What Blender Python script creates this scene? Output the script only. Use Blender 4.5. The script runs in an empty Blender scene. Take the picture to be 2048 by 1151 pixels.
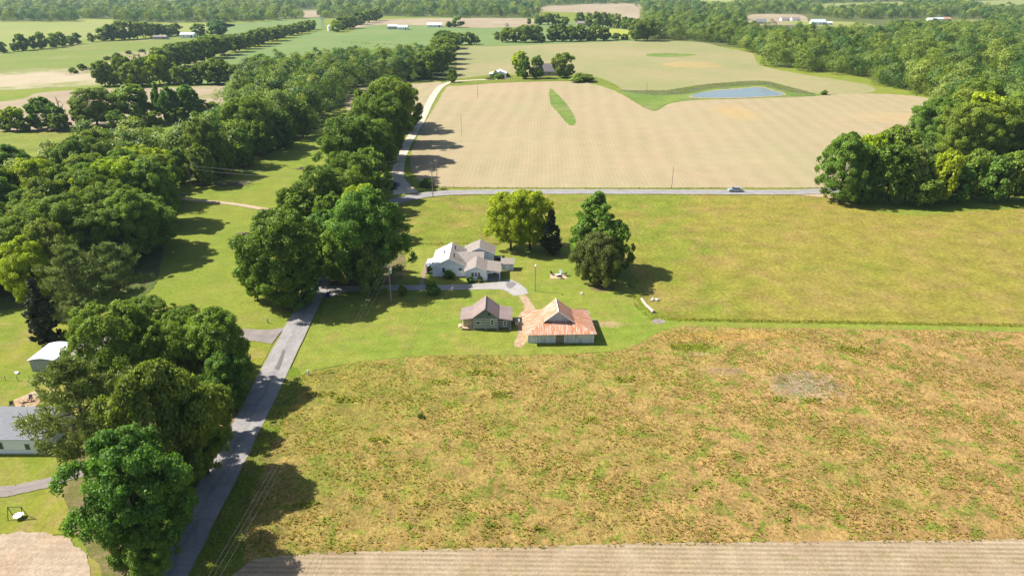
import bpy, math, random
import numpy as np
from mathutils.geometry import tessellate_polygon
from mathutils import Vector
R = math.radians
random.seed(7)
sc = bpy.context.scene
C = sc.collection
# ---------------------------------------------------------------- camera, sky, sun, exposure
PITCH, CAM_H = R(24.3), 66.0
cd = bpy.data.cameras.new('camera'); cd.lens = 24; cd.sensor_width = 36
cd.clip_start = 1; cd.clip_end = 20000
cam = bpy.data.objects.new('camera', cd); C.objects.link(cam)
cam.location = (0, 0, CAM_H); cam.rotation_euler = (R(90) - PITCH, 0, 0)
sc.camera = cam
SUN_EL, SUN_AZ = R(47), R(170)          # azimuth of the sun measured from +x, anticlockwise
w = bpy.data.worlds.new('World'); sc.world = w; w.use_nodes = True
nt = w.node_tree
sky = nt.nodes.new('ShaderNodeTexSky'); sky.sky_type = 'NISHITA'; sky.sun_disc = False
sky.sun_elevation = SUN_EL; sky.sun_rotation = R(90) - SUN_AZ
sky.dust_density = 1.5
bg = nt.nodes['Background']; bg.inputs[1].default_value = 0.075
nt.links.new(sky.outputs[0], bg.inputs[0])
sl = bpy.data.lights.new('sun', 'SUN'); sl.energy = 5.0; sl.angle = R(0.5); sl.color = (1, .95, .86)
so = bpy.data.objects.new('sun', sl); C.objects.link(so)
sd = Vector((math.cos(SUN_EL) * math.cos(SUN_AZ), math.cos(SUN_EL) * math.sin(SUN_AZ), math.sin(SUN_EL)))
so.rotation_euler = sd.to_track_quat('Z', 'Y').to_euler()
so.location = (-60, 60, 120)
vs = sc.view_settings; vs.view_transform = 'Standard'; vs.look = 'None'; vs.gamma = 1; vs.exposure = 1.08
cy = sc.cycles; cy.max_bounces = 6; cy.diffuse_bounces = 3; cy.glossy_bounces = 2; cy.transmission_bounces = 3
cy.transparent_max_bounces = 8; cy.volume_bounces = 0; cy.use_denoising = True

# ---------------------------------------------------------------- geometry helpers
FP = 2048 * 24 / 36
def G(px, py, z=0.0):
    """a place in the photograph's frame to the point of the land that stands there"""
    dx = (px - 1024) / FP; dy = -(py - 575.5) / FP
    d1 = math.cos(PITCH) + dy * math.sin(PITCH); d2 = -math.sin(PITCH) + dy * math.cos(PITCH)
    t = (z - CAM_H) / d2
    return (dx * t, d1 * t)
def prow(y, z):
    Z = y * math.cos(PITCH) - (z - CAM_H) * math.sin(PITCH); Yc = y * math.sin(PITCH) + (z - CAM_H) * math.cos(PITCH)
    return 575.5 - FP * Yc / Z
def depth(y, z):
    return y * math.cos(PITCH) - (z - CAM_H) * math.sin(PITCH)
def solve_h(y, top):
    lo, hi = 0.0, 60.0
    for _ in range(40):
        m = (lo + hi) / 2
        if prow(y, m) > top: lo = m
        else: hi = m
    return lo

def tag(o, label=None, cat=None, group=None, kind=None):
    if label: o['label'] = label
    if cat: o['category'] = cat
    if group: o['group'] = group
    if kind: o['kind'] = kind
    return o
def thing(name, label, cat, loc=(0, 0, 0), rz=0, group=None):
    o = bpy.data.objects.new(name, None); C.objects.link(o)
    o.location = loc; o.rotation_euler = (0, 0, rz); o.empty_display_size = .5
    return tag(o, label, cat, group)
def np_mesh(name, co, faces_n, idx, mats=(), matidx=None, attr=None, smooth=False):
    """co (V,3); idx flat loops; faces_n loop totals"""
    me = bpy.data.meshes.new(name)
    me.vertices.add(len(co)); me.vertices.foreach_set('co', np.asarray(co, np.float32).ravel())
    me.loops.add(len(idx)); me.loops.foreach_set('vertex_index', np.asarray(idx, np.int32))
    st = np.concatenate([[0], np.cumsum(faces_n)[:-1]]).astype(np.int32)
    me.polygons.add(len(faces_n)); me.polygons.foreach_set('loop_start', st)
    me.polygons.foreach_set('loop_total', np.asarray(faces_n, np.int32))
    if matidx is not None: me.polygons.foreach_set('material_index', np.asarray(matidx, np.int32))
    for m in mats: me.materials.append(m)
    if attr is not None:
        a = me.attributes.new('tint', 'FLOAT', 'FACE'); a.data.foreach_set('value', np.asarray(attr, np.float32))
    me.update(calc_edges=True)
    if smooth: me.polygons.foreach_set('use_smooth', [True] * len(faces_n))
    return me
class MB:
    def __init__(s): s.v = []; s.f = []
    def poly(s, pts):
        n = len(s.v); s.v += [tuple(p) for p in pts]; s.f.append(list(range(n, n + len(pts)))); return s
    def box(s, x0, x1, y0, y1, z0, z1):
        n = len(s.v)
        s.v += [(x0, y0, z0), (x1, y0, z0), (x1, y1, z0), (x0, y1, z0), (x0, y0, z1), (x1, y0, z1), (x1, y1, z1), (x0, y1, z1)]
        for q in ((0, 3, 2, 1), (4, 5, 6, 7), (0, 1, 5, 4), (1, 2, 6, 5), (2, 3, 7, 6), (3, 0, 4, 7)): s.f.append([n + i for i in q])
        return s
    def slab(s, pts, t=.1):
        """pts anticlockwise from above; thickened downward"""
        n = len(s.v); k = len(pts)
        s.v += [tuple(p) for p in pts] + [(p[0], p[1], p[2] - t) for p in pts]
        s.f.append([n + i for i in range(k)]); s.f.append([n + k + i for i in reversed(range(k))])
        for i in range(k):
            j = (i + 1) % k; s.f.append([n + j, n + i, n + k + i, n + k + j])
        return s
    def prism_y(s, prof, y0, y1):
        """profile in xz, anticlockwise seen from -y"""
        n = len(s.v); k = len(prof)
        s.v += [(p[0], y0, p[1]) for p in prof] + [(p[0], y1, p[1]) for p in prof]
        s.f.append([n + i for i in range(k)]); s.f.append([n + k + i for i in reversed(range(k))])
        for i in range(k):
            j = (i + 1) % k; s.f.append([n + j, n + i, n + k + i, n + k + j])
        return s
    def prism_x(s, prof, x0, x1):
        n = len(s.v); k = len(prof)
        s.v += [(x0, p[0], p[1]) for p in prof] + [(x1, p[0], p[1]) for p in prof]
        s.f.append([n + i for i in reversed(range(k))]); s.f.append([n + k + i for i in range(k)])
        for i in range(k):
            j = (i + 1) % k; s.f.append([n + i, n + j, n + k + j, n + k + i])
        return s
    def tube(s, pts, rs, n=8, cap=True):
        pts = [Vector(p) for p in pts]; base = len(s.v)
        for i, p in enumerate(pts):
            d = (pts[min(i + 1, len(pts) - 1)] - pts[max(i - 1, 0)]).normalized()
            a = d.orthogonal().normalized() if abs(d.z) > .95 else d.cross(Vector((0, 0, 1))).normalized()
            b = d.cross(a)
            r = rs[i] if isinstance(rs, (list, tuple)) else rs
            for k in range(n):
                t = 2 * math.pi * k / n; s.v.append(tuple(p + a * (r * math.cos(t)) + b * (r * math.sin(t))))
        for i in range(len(pts) - 1):
            for k in range(n):
                a0 = base + i * n + k; a1 = base + i * n + (k + 1) % n
                s.f.append([a0, a1, a1 + n, a0 + n])
        if cap:
            s.f.append([base + k for k in reversed(range(n))]); s.f.append([base + (len(pts) - 1) * n + k for k in range(n)])
        return s
    def lump(s, c, r, seed=0, n=8, m=5, sq=1.0):
        rn = random.Random(seed); base = len(s.v)
        s.v.append((c[0], c[1], c[2] - r * sq))
        for j in range(1, m):
            ph = math.pi * j / m
            for i in range(n):
                t = 2 * math.pi * i / n; q = r * rn.uniform(.8, 1.15)
                s.v.append((c[0] + q * math.sin(ph) * math.cos(t), c[1] + q * math.sin(ph) * math.sin(t), c[2] - q * sq * math.cos(ph)))
        s.v.append((c[0], c[1], c[2] + r * sq))
        for i in range(n):
            s.f.append([base, base + 1 + (i + 1) % n, base + 1 + i])
            for j in range(m - 2):
                a = base + 1 + j * n + i; b = base + 1 + j * n + (i + 1) % n; s.f.append([a, b, b + n, a + n])
            a = base + 1 + (m - 2) * n
            s.f.append([a + i, a + (i + 1) % n, len(s.v) - 1])
        return s
    def build(s, name, mat, parent=None, smooth=False):
        me = bpy.data.meshes.new(name); me.from_pydata(s.v, [], s.f); me.materials.append(mat); me.update()
        if smooth: me.polygons.foreach_set('use_smooth', [True] * len(me.polygons))
        o = bpy.data.objects.new(name, me); C.objects.link(o)
        if parent: o.parent = parent
        return o
def copy_tree(o, parent=None):
    c = o.copy(); C.objects.link(c); c.parent = parent
    for ch in o.children: copy_tree(ch, c)
    return c

# ---------------------------------------------------------------- materials
def new_mat(name):
    m = bpy.data.materials.new(name); m.use_nodes = True
    n = m.node_tree.nodes; l = m.node_tree.links
    return m, n, l, n['Principled BSDF']
def noise(n, l, vec, scale, detail=4, rough=.55, dist=0):
    t = n.new('ShaderNodeTexNoise'); t.inputs['Scale'].default_value = scale
    t.inputs['Detail'].default_value = detail; t.inputs['Roughness'].default_value = rough; t.inputs['Distortion'].default_value = dist
    if vec is not None: l.new(vec, t.inputs['Vector'])
    return t.outputs['Fac']
def maprange(n, l, v, a, b, c=0., d=1.):
    t = n.new('ShaderNodeMapRange'); l.new(v, t.inputs[0])
    for i, q in enumerate((a, b, c, d)): t.inputs[i + 1].default_value = q
    return t.outputs[0]
def mixc(n, l, f, a, b, mode='MIX'):
    t = n.new('ShaderNodeMix'); t.data_type = 'RGBA'; t.blend_type = mode
    for s, v in ((t.inputs[0], f), (t.inputs[6], a), (t.inputs[7], b)):
        if hasattr(v, 'is_linked'): l.new(v, s)
        elif isinstance(v, (int, float)): s.default_value = v
        else: s.default_value = (*v, 1)
    return t.outputs[2]
def mth(n, l, op, a, b=None, c=None):
    t = n.new('ShaderNodeMath'); t.operation = op
    for i, v in enumerate((a, b, c)):
        if v is None: continue
        if hasattr(v, 'is_linked'): l.new(v, t.inputs[i])
        else: t.inputs[i].default_value = v
    return t.outputs[0]
def flat(name, col, rough=.7, metal=0., var=.15, scale=3., spec=.3):
    m, n, l, b = new_mat(name); tc = n.new('ShaderNodeTexCoord').outputs['Object']
    f = maprange(n, l, noise(n, l, tc, scale), .3, .7, 1 - var, 1 + var)
    c = n.new('ShaderNodeVectorMath'); c.operation = 'SCALE'; c.inputs[0].default_value = col; l.new(f, c.inputs['Scale'])
    l.new(c.outputs[0], b.inputs['Base Color']); b.inputs['Roughness'].default_value = rough; b.inputs['Metallic'].default_value = metal
    b.inputs['Specular IOR Level'].default_value = spec
    return m
def ground_mat(name, c1, c2, c3, big=.025, med=.15, fine=1.6, grad=None, rows=(), bump=.25, amp=.3, th=(.42, .6), th2=(.5, .68), spots=None):
    """cover of the land: c1/c2 in broad drifts, c3 in patches, fine grain, rows = (angle, spacing, colour, strength, wobble)"""
    m, n, l, b = new_mat(name); tc = n.new('ShaderNodeTexCoord').outputs['Object']
    nb = noise(n, l, tc, big, 5, .6, .3)
    if grad:
        dt = n.new('ShaderNodeVectorMath'); dt.operation = 'DOT_PRODUCT'; l.new(tc, dt.inputs[0]); dt.inputs[1].default_value = (grad[0], grad[1], 0)
        nb = mth(n, l, 'ADD', nb, mth(n, l, 'ADD', dt.outputs['Value'], grad[2]))
    col = mixc(n, l, maprange(n, l, nb, *th), c1, c2)
    col = mixc(n, l, maprange(n, l, noise(n, l, tc, med, 6, .65, .6), *th2), col, c3)
    for (ang, sp, rc, st, wob) in rows:
        mp = n.new('ShaderNodeMapping'); l.new(tc, mp.inputs[0]); mp.inputs['Rotation'].default_value = (0, 0, ang)
        wv = n.new('ShaderNodeTexWave'); wv.wave_type = 'BANDS'; wv.bands_direction = 'X'; l.new(mp.outputs[0], wv.inputs['Vector'])
        wv.inputs['Scale'].default_value = 2 * math.pi / (20 * sp); wv.inputs['Distortion'].default_value = wob; wv.inputs['Detail'].default_value = 1
        wv.inputs['Detail Scale'].default_value = .02 / max(.0001, wv.inputs['Scale'].default_value)
        f = mth(n, l, 'MULTIPLY', maprange(n, l, wv.outputs['Fac'], .55, .95) if st > .7 else wv.outputs['Fac'], maprange(n, l, noise(n, l, tc, med * .6, 3), .35, .65, st * .4, st))
        col = mixc(n, l, f, col, rc)
    if spots:
        for (sx, sy, rx, ry, scol, ss) in spots:
            mp = n.new('ShaderNodeMapping'); l.new(tc, mp.inputs[0]); mp.vector_type = 'TEXTURE'
            mp.inputs['Location'].default_value = (sx, sy, 0); mp.inputs['Scale'].default_value = (rx, ry, 1)
            ln = n.new('ShaderNodeVectorMath'); ln.operation = 'LENGTH'; l.new(mp.outputs[0], ln.inputs[0])
            q = mth(n, l, 'ADD', ln.outputs['Value'], maprange(n, l, noise(n, l, tc, 2.2 / min(rx, ry), 5, .7), .3, .7, -.45, .45))
            col = mixc(n, l, maprange(n, l, q, .55, 1.1, ss, 0), col, scol)
    g = maprange(n, l, noise(n, l, tc, fine, 6, .75), .3, .7, 1 - amp, 1 + amp)
    g2 = maprange(n, l, noise(n, l, tc, fine * .17, 4, .6), .3, .7, 1 - amp * .5, 1 + amp * .5)
    col = mixc(n, l, 1.0, col, mth(n, l, 'MULTIPLY', g, g2), 'MULTIPLY')
    l.new(col, b.inputs['Base Color']); b.inputs['Roughness'].default_value = .9; b.inputs['Specular IOR Level'].default_value = .1
    if bump:
        bp = n.new('ShaderNodeBump'); bp.inputs['Strength'].default_value = 1; bp.inputs['Distance'].default_value = bump
        l.new(noise(n, l, tc, fine, 6, .75), bp.inputs['Height']); l.new(bp.outputs[0], b.inputs['Normal'])
    return m
def leaf_mat(name, a, bcol, trans=.36):
    m, n, l, b = new_mat(name); tc = n.new('ShaderNodeTexCoord').outputs['Object']
    oi = n.new('ShaderNodeObjectInfo').outputs['Random']; at = n.new('ShaderNodeAttribute'); at.attribute_name = 'tint'
    r = mth(n, l, 'FRACT', mth(n, l, 'ADD', oi, at.outputs['Fac']))
    col = mixc(n, l, r, a, bcol)
    v = maprange(n, l, noise(n, l, tc, .5, 3), .35, .65, .8, 1.25)
    col = mixc(n, l, 1.0, col, v, 'MULTIPLY')
    gi = n.new('ShaderNodeNewGeometry').outputs['Random Per Island']
    col = mixc(n, l, 1.0, col, maprange(n, l, gi, 0, 1, .7, 1.35), 'MULTIPLY')
    l.new(col, b.inputs['Base Color']); b.inputs['Roughness'].default_value = .55; b.inputs['Specular IOR Level'].default_value = .25
    tr = n.new('ShaderNodeBsdfTranslucent'); l.new(mixc(n, l, 1.0, col, (1.3, 1.35, .6), 'MULTIPLY'), tr.inputs[0])
    mx = n.new('ShaderNodeMixShader'); mx.inputs[0].default_value = trans
    l.new(b.outputs[0], mx.inputs[1]); l.new(tr.outputs[0], mx.inputs[2]); l.new(mx.outputs[0], n['Material Output'].inputs[0])
    return m
def striped(name, c1, c2, axis, sp, width=.12, dirt=None, dirt_th=(.5, .7), rough=.6, dscale=.8, bump=0.02, dstretch=(1, 1, 1), metal=0., dirt_s=1.):
    """boards, lap siding or ribs: thin joints of c2 every sp along an axis"""
    m, n, l, b = new_mat(name); tc = n.new('ShaderNodeTexCoord').outputs['Object']
    sp3 = n.new('ShaderNodeSeparateXYZ'); l.new(tc, sp3.inputs[0])
    fr = mth(n, l, 'FRACT', mth(n, l, 'DIVIDE', sp3.outputs[axis], sp))
    ln = mth(n, l, 'LESS_THAN', fr, width)
    cell = mth(n, l, 'FLOOR', mth(n, l, 'DIVIDE', sp3.outputs[axis], sp))
    wn = n.new('ShaderNodeTexWhiteNoise'); wn.noise_dimensions = '1D'; l.new(cell, wn.inputs['W'])
    base = mixc(n, l, 1.0, c1, maprange(n, l, wn.outputs['Value'], 0, 1, .86, 1.1), 'MULTIPLY')
    if dirt:
        mp = n.new('ShaderNodeMapping'); l.new(tc, mp.inputs[0]); mp.inputs['Scale'].default_value = dstretch
        base = mixc(n, l, maprange(n, l, noise(n, l, mp.outputs[0], dscale, 6, .7), *dirt_th, 0, dirt_s), base, dirt)
    col = mixc(n, l, ln, base, c2)
    l.new(col, b.inputs['Base Color']); b.inputs['Roughness'].default_value = rough; b.inputs['Specular IOR Level'].default_value = .3; b.inputs['Metallic'].default_value = metal
    if bump:
        bp = n.new('ShaderNodeBump'); bp.inputs['Distance'].default_value = bump; l.new(fr, bp.inputs['Height']); l.new(bp.outputs[0], b.inputs['Normal'])
    return m
M = {}
TAN = (.315, .24, .15)
M['meadow'] = ground_mat('meadow_grass', (.145, .17, .02), (.195, .172, .03), (.23, .165, .05), big=.035, med=.09, fine=1.1, grad=(.0028, 0, -.10), th2=(.47, .7), bump=.3, amp=.42)
M['pasture'] = ground_mat('pasture_grass', (.135, .175, .02), (.16, .18, .025), (.19, .175, .045), big=.03, med=.1, fine=1.2, th2=(.55, .8), bump=.15, amp=.25)
M['lawn'] = ground_mat('lawn_grass', (.135, .182, .022), (.168, .188, .028), (.215, .17, .05), big=.06, med=.16, fine=2.2, th2=(.50, .72), bump=.12, amp=.3, rows=((R(78), 3.2, (.19, .205, .04), .35, 2.5),),
    spots=[(*G(1215, 648), 3.0, 1.6, (.30, .22, .11), .9), (*G(1175, 640), 2, 1.2, (.25, .2, .1), .6), (*G(660, 640), 6, 2, (.2, .19, .04), .5)])
M['yard'] = ground_mat('yard_grass', (.17, .175, .022), (.13, .165, .016), (.24, .18, .07), big=.06, med=.1, fine=1.8, th2=(.5, .7), bump=.1, amp=.25)
M['weeds'] = ground_mat('weedy_field', (.21, .185, .038), (.31, .20, .072), (.155, .18, .026), big=.045, med=.35, fine=1.5, grad=(.004, -.003, .36), th=(.34, .80), th2=(.50, .62), bump=.45, amp=.5,
    spots=[(*G(1610, 770), 7, 5, (.24, .2, .15), .6), (*G(1460, 672), 16, 2.5, (.31, .19, .05), .75), (*G(1400, 695), 6, 2, (.13, .2, .02), .7),
           (*G(1450, 742), 4, 1.5, (.27, .18, .11), .7), (*G(2000, 740), 16, 5, (.25, .165, .06), .6), (*G(640, 960), 5, 4, (.13, .17, .02), .6), (*G(1150, 655), 2, 1, (.25, .2, .05), .7), (*G(1395, 708), 3, .8, (.33, .25, .12), .8)])
M['verge'] = ground_mat('verge_grass', (.11, .165, .014), (.16, .17, .025), (.15, .13, .05), big=.15, med=.4, fine=2., bump=.3, amp=.35)
M['soil'] = ground_mat('tilled_soil', (.29, .215, .14), (.33, .26, .175), (.22, .185, .08), big=.08, med=.4, fine=2.5, rows=((R(90 + 1), .76, (.15, .12, .06), .7, .9),), th2=(.55, .75), bump=.12, amp=.2)
M['plain_soil'] = ground_mat('plain_soil', (.31, .225, .15), (.34, .27, .2), (.2, .18, .07), big=.1, med=.5, fine=2.5, th2=(.58, .75), rows=((R(90 + 2), 1.1, (.24, .18, .12), .4, 1.2),), bump=.12, amp=.25)
M['crop'] = ground_mat('planted_field', TAN, (.29, .245, .14), (.36, .27, .155), big=.012, med=.03, fine=.8, th=(.38, .62), th2=(.6, .78), bump=.05, amp=.1,
    rows=((R(2), 1.55, (.18, .168, .08), .3, 2.2), (R(5), 9.3, (.2, .175, .085), .3, 2.5)),
    spots=[(*G(1470, 225), 12, 26, (.34, .24, .10), .6), (*G(1790, 235), 30, 16, (.34, .24, .12), .5)])
M['crop2'] = ground_mat('young_crop_field', (.185, .19, .075), (.25, .205, .105), (.31, .235, .13), big=.008, med=.014, fine=.5, th=(.4, .62), th2=(.58, .75), bump=.05, amp=.1,
    rows=((R(-62), 6.5, (.28, .24, .13), .6, 1.5), (R(-64), 26, (.2, .22, .08), .3, 1)), spots=[(*G(1380, 130), 28, 28, (.35, .24, .1), .5)])
M['drain'] = ground_mat('rough_grass', (.10, .16, .025), (.14, .19, .035), (.13, .14, .07), big=.03, med=.08, fine=.8, bump=.2)
M['reeds'] = ground_mat('reed_bank', (.085, .10, .045), (.11, .12, .06), (.10, .14, .03), big=.05, med=.1, fine=.9, bump=.4, amp=.4)
M['mint'] = ground_mat('green_crop', (.11, .165, .045), (.13, .18, .052), (.15, .175, .068), big=.008, med=.02, fine=.4, rows=((R(-55), 14, (.16, .22, .08), .3, 1),), bump=0, amp=.08)
M['pale'] = ground_mat('pale_crop', (.175, .205, .05), (.20, .22, .055), (.22, .2, .09), big=.005, med=.015, fine=.3, bump=0, amp=.08)
M['hay'] = ground_mat('hay_field', (.125, .165, .03), (.155, .175, .04), (.22, .19, .09), big=.006, med=.012, fine=.3, th2=(.54, .66), bump=0, amp=.1, spots=[(*G(60, 160), 70, 55, (.34, .28, .19), .9), (*G(190, 140), 60, 14, (.27, .22, .12), .7)])
M['dry'] = ground_mat('dry_field', (.25, .195, .13), (.29, .235, .155), (.17, .17, .06), big=.01, med=.03, fine=.4, th2=(.55, .7), bump=0, amp=.1)
M['rough'] = ground_mat('rough_pasture', (.13, .165, .025), (.17, .17, .03), (.2, .145, .06), big=.02, med=.04, fine=.6, bump=.1)
M['olive'] = ground_mat('yellow_crop', (.27, .28, .04), (.25, .27, .05), (.2, .24, .06), big=.01, med=.05, fine=.4, bump=0, amp=.1)
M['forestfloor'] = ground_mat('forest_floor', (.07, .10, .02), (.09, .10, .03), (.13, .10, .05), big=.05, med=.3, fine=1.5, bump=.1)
M['litter'] = ground_mat('leaf_litter', (.17, .12, .07), (.11, .11, .03), (.08, .11, .015), big=.2, med=.6, fine=3, bump=.1, amp=.35)
M['dirt'] = ground_mat('bare_dirt', (.33, .21, .13), (.34, .26, .19), (.17, .17, .05), big=.3, med=.8, fine=3, bump=.04)
M['ring'] = ground_mat('grey_gravel', (.24, .2, .18), (.17, .14, .13), (.1, .1, .06), big=.5, med=1, fine=3, bump=.04)
def road_mat(name, base, dark, patches=()):
    m, n, l, b = new_mat(name); tc = n.new('ShaderNodeTexCoord').outputs['Object']
    col = mixc(n, l, maprange(n, l, noise(n, l, tc, .35, 5, .6), .4, .65), base, tuple(c * .82 for c in base))
    vo = n.new('ShaderNodeTexVoronoi'); vo.feature = 'DISTANCE_TO_EDGE'; vo.inputs['Scale'].default_value = .4
    nz = n.new('ShaderNodeTexNoise'); nz.inputs['Scale'].default_value = 1.2; l.new(tc, nz.inputs['Vector'])
    ad = n.new('ShaderNodeVectorMath'); ad.operation = 'ADD'; l.new(tc, ad.inputs[0]); l.new(nz.outputs['Color'], ad.inputs[1]); l.new(ad.outputs[0], vo.inputs['Vector'])
    col = mixc(n, l, maprange(n, l, vo.outputs['Distance'], 0, .03, .55, 0), col, dark)
    at = n.new('ShaderNodeAttribute'); at.attribute_name = 'across'
    # wheel tracks and the worn dark band along the middle
    a = mth(n, l, 'ABSOLUTE', mth(n, l, 'ADD', at.outputs['Fac'], maprange(n, l, noise(n, l, tc, .25, 2), .3, .7, -.18, .18)))
    col = mixc(n, l, maprange(n, l, a, 0, .22, .38, 0), col, dark)
    ed = mth(n, l, 'ABSOLUTE', at.outputs['Fac'])
    col = mixc(n, l, maprange(n, l, mth(n, l, 'ADD', ed, maprange(n, l, noise(n, l, tc, 1.2, 4), .3, .7, -.08, .08)), .86, 1.0, 0, .8), col, (.2, .17, .10))
    g = maprange(n, l, noise(n, l, tc, 5, 5, .8), .3, .7, .85, 1.15)
    col = mixc(n, l, 1.0, col, g, 'MULTIPLY')
    l.new(col, b.inputs['Base Color']); b.inputs['Roughness'].default_value = .85; b.inputs['Specular IOR Level'].default_value = .25
    return m
M['asphalt'] = road_mat('old_asphalt', (.255, .24, .232), (.125, .12, .12))
M['asphalt2'] = road_mat('asphalt_drive', (.21, .18, .165), (.13, .115, .11))
M['gravel'] = road_mat('white_gravel', (.46, .40, .32), (.34, .29, .2))
M['gravel2'] = road_mat('grey_gravel_drive', (.31, .29, .275), (.24, .22, .19))
M['track'] = road_mat('dirt_track', (.38, .28, .19), (.22, .2, .07))
M['brickpath'] = flat('brick_path', (.24, .16, .12))
M['bark'] = flat('bark', (.085, .06, .042), .9, var=.35, scale=4)
M['deadwood'] = flat('dead_wood', (.16, .125, .1), .9, var=.3)
M['oak'] = leaf_mat('oak_leaves', (.115, .19, .022), (.21, .275, .032))
M['maple'] = leaf_mat('maple_leaves', (.105, .21, .03), (.19, .28, .034))
M['lime'] = leaf_mat('spring_leaves', (.27, .36, .014), (.34, .40, .02))
M['pine'] = leaf_mat('pine_needles', (.16, .21, .05), (.20, .24, .055), .15)
M['cedar'] = leaf_mat('cedar_needles', (.04, .05, .018), (.06, .068, .024), .12)
M['olive_l'] = leaf_mat('olive_leaves', (.145, .195, .03), (.20, .245, .045))
M['dull'] = leaf_mat('dull_leaves', (.125, .15, .034), (.17, .19, .048))
M['wood'] = leaf_mat('woodland_leaves', (.06, .135, .03), (.22, .27, .04))
M['weed_g'] = leaf_mat('weed_green', (.24, .28, .03), (.34, .34, .05), .45)
M['weed_b'] = leaf_mat('weed_brown', (.42, .27, .12), (.52, .37, .18), .45)
M['white'] = striped('white_lap_siding', (.80, .82, .84), (.62, .64, .68), 2, .16, .14, bump=.01)
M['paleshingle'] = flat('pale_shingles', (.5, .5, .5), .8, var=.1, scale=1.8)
M['shingle'] = flat('roof_shingles', (.21, .178, .155), .8, var=.16, scale=1.8, spec=.5)
M['trimw'] = flat('white_trim', (.8, .8, .8), .5, var=.03)
M['glass'] = flat('dark_glass', (.02, .025, .03), .08, var=.02, spec=.8)
M['dark'] = flat('dark_metal', (.03, .03, .035), .5)
M['grey'] = flat('weathered_wood_grey', (.26, .26, .26), .85, var=.25)
M['pole'] = flat('pole_wood', (.23, .19, .15), .9, var=.2)
M['wire'] = flat('cable', (.17, .17, .17), .5, metal=.3)
M['log'] = striped('hewn_logs_chinked', (.12, .15, .15), (.55, .55, .52), 2, .36, .34, dirt=(.09, .12, .12), bump=.04)
M['gableboard'] = striped('grey_green_boards', (.14, .175, .175), (.09, .11, .11), 2, .2, .12, dirt=(.1, .13, .13))
M['leanboard'] = striped('grey_vertical_boards', (.16, .18, .19), (.09, .1, .11), 0, .25, .1, dirt=(.11, .13, .14))
M['brownmetal'] = striped('brown_ribbed_metal_roof', (.235, .175, .16), (.16, .12, .11), 1, .3, .12, dirt=(.28, .225, .205), rough=.5, dscale=.3)
M['rust'] = striped('rusted_sheet_metal_roof', (.48, .37, .31), (.27, .13, .08), 0, .34, .16, dirt=(.38, .135, .045), dirt_th=(.40, .56), rough=.7, dscale=1.2, dstretch=(3.2, .45, .45))
M['rust2'] = striped('rusted_sheet_metal_slope', (.48, .37, .31), (.27, .13, .08), 1, .34, .16, dirt=(.38, .135, .045), dirt_th=(.40, .56), rough=.7, dscale=1.2, dstretch=(.45, 3.2, .45))
M['barnboard'] = striped('weathered_white_boards', (.66, .69, .70), (.26, .26, .25), 0, .28, .12, dirt=(.30, .29, .26), dirt_th=(.5, .72), dscale=.9, dstretch=(1.5, 1, .3))
M['barngable'] = striped('blue_grey_ribbed_metal', (.5, .55, .62), (.2, .23, .27), 0, .3, .14, dirt=(.24, .26, .28))
M['tanboard'] = flat('tan_boards', (.48, .36, .24), .8, var=.15)
M['whitemetal'] = striped('white_metal_roof', (.78, .78, .78), (.6, .6, .6), 1, .4, .08, rough=.4, dirt=(.7, .7, .7), dirt_s=.5)
M['greysiding'] = striped('grey_lap_siding', (.33, .35, .36), (.22, .24, .25), 2, .18, .15)
M['greyroof'] = flat('charcoal_shingles', (.17, .175, .19), .8, var=.12)
M['blue'] = flat('blue_plastic', (.01, .03, .28), .4, var=.05)
M['rubber'] = flat('rubber', (.02, .02, .02), .8)
M['silver'] = flat('silver_paint', (.35, .38, .42), .25, metal=.4, var=.03)
M['truck'] = flat('black_blue_paint', (.02, .035, .06), .25, var=.03, spec=.6)
M['water'] = new_mat('pond_water')[0]
_n = M['water'].node_tree.nodes; _b = _n['Principled BSDF']; _b.inputs['Base Color'].default_value = (.13, .165, .165, 1); _b.inputs['Roughness'].default_value = .12; _b.inputs['Specular IOR Level'].default_value = 1.0
_t = _n.new('ShaderNodeTexNoise'); _t.inputs['Scale'].default_value = 60; _bp = _n.new('ShaderNodeBump'); _bp.inputs['Distance'].default_value = .02; _bp.inputs['Strength'].default_value = .3
M['water'].node_tree.links.new(_t.outputs['Fac'], _bp.inputs['Height']); M['water'].node_tree.links.new(_bp.outputs[0], _b.inputs['Normal'])

# ---------------------------------------------------------------- ground, fields, roads
def smooth_closed(pts, k=6):
    out = []; n = len(pts)
    for i in range(n):
        p0, p1, p2, p3 = (np.array(pts[(i + j - 1) % n]) for j in range(4))
        for s in range(k):
            t = s / k
            out.append(tuple(.5 * ((2 * p1) + (-p0 + p2) * t + (2 * p0 - 5 * p1 + 4 * p2 - p3) * t * t + (-p0 + 3 * p1 - 3 * p2 + p3) * t ** 3)))
    return out
def smooth_open(pts, k=8):
    P_ = [pts[0]] + list(pts) + [pts[-1]]; out = []
    for i in range(len(pts) - 1):
        p0, p1, p2, p3 = (np.array(P_[i + j]) for j in range(4))
        for s in range(k):
            t = s / k
            out.append(tuple(.5 * ((2 * p1) + (-p0 + p2) * t + (2 * p0 - 5 * p1 + 4 * p2 - p3) * t * t + (-p0 + 3 * p1 - 3 * p2 + p3) * t ** 3)))
    out.append(tuple(pts[-1])); return out
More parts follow.
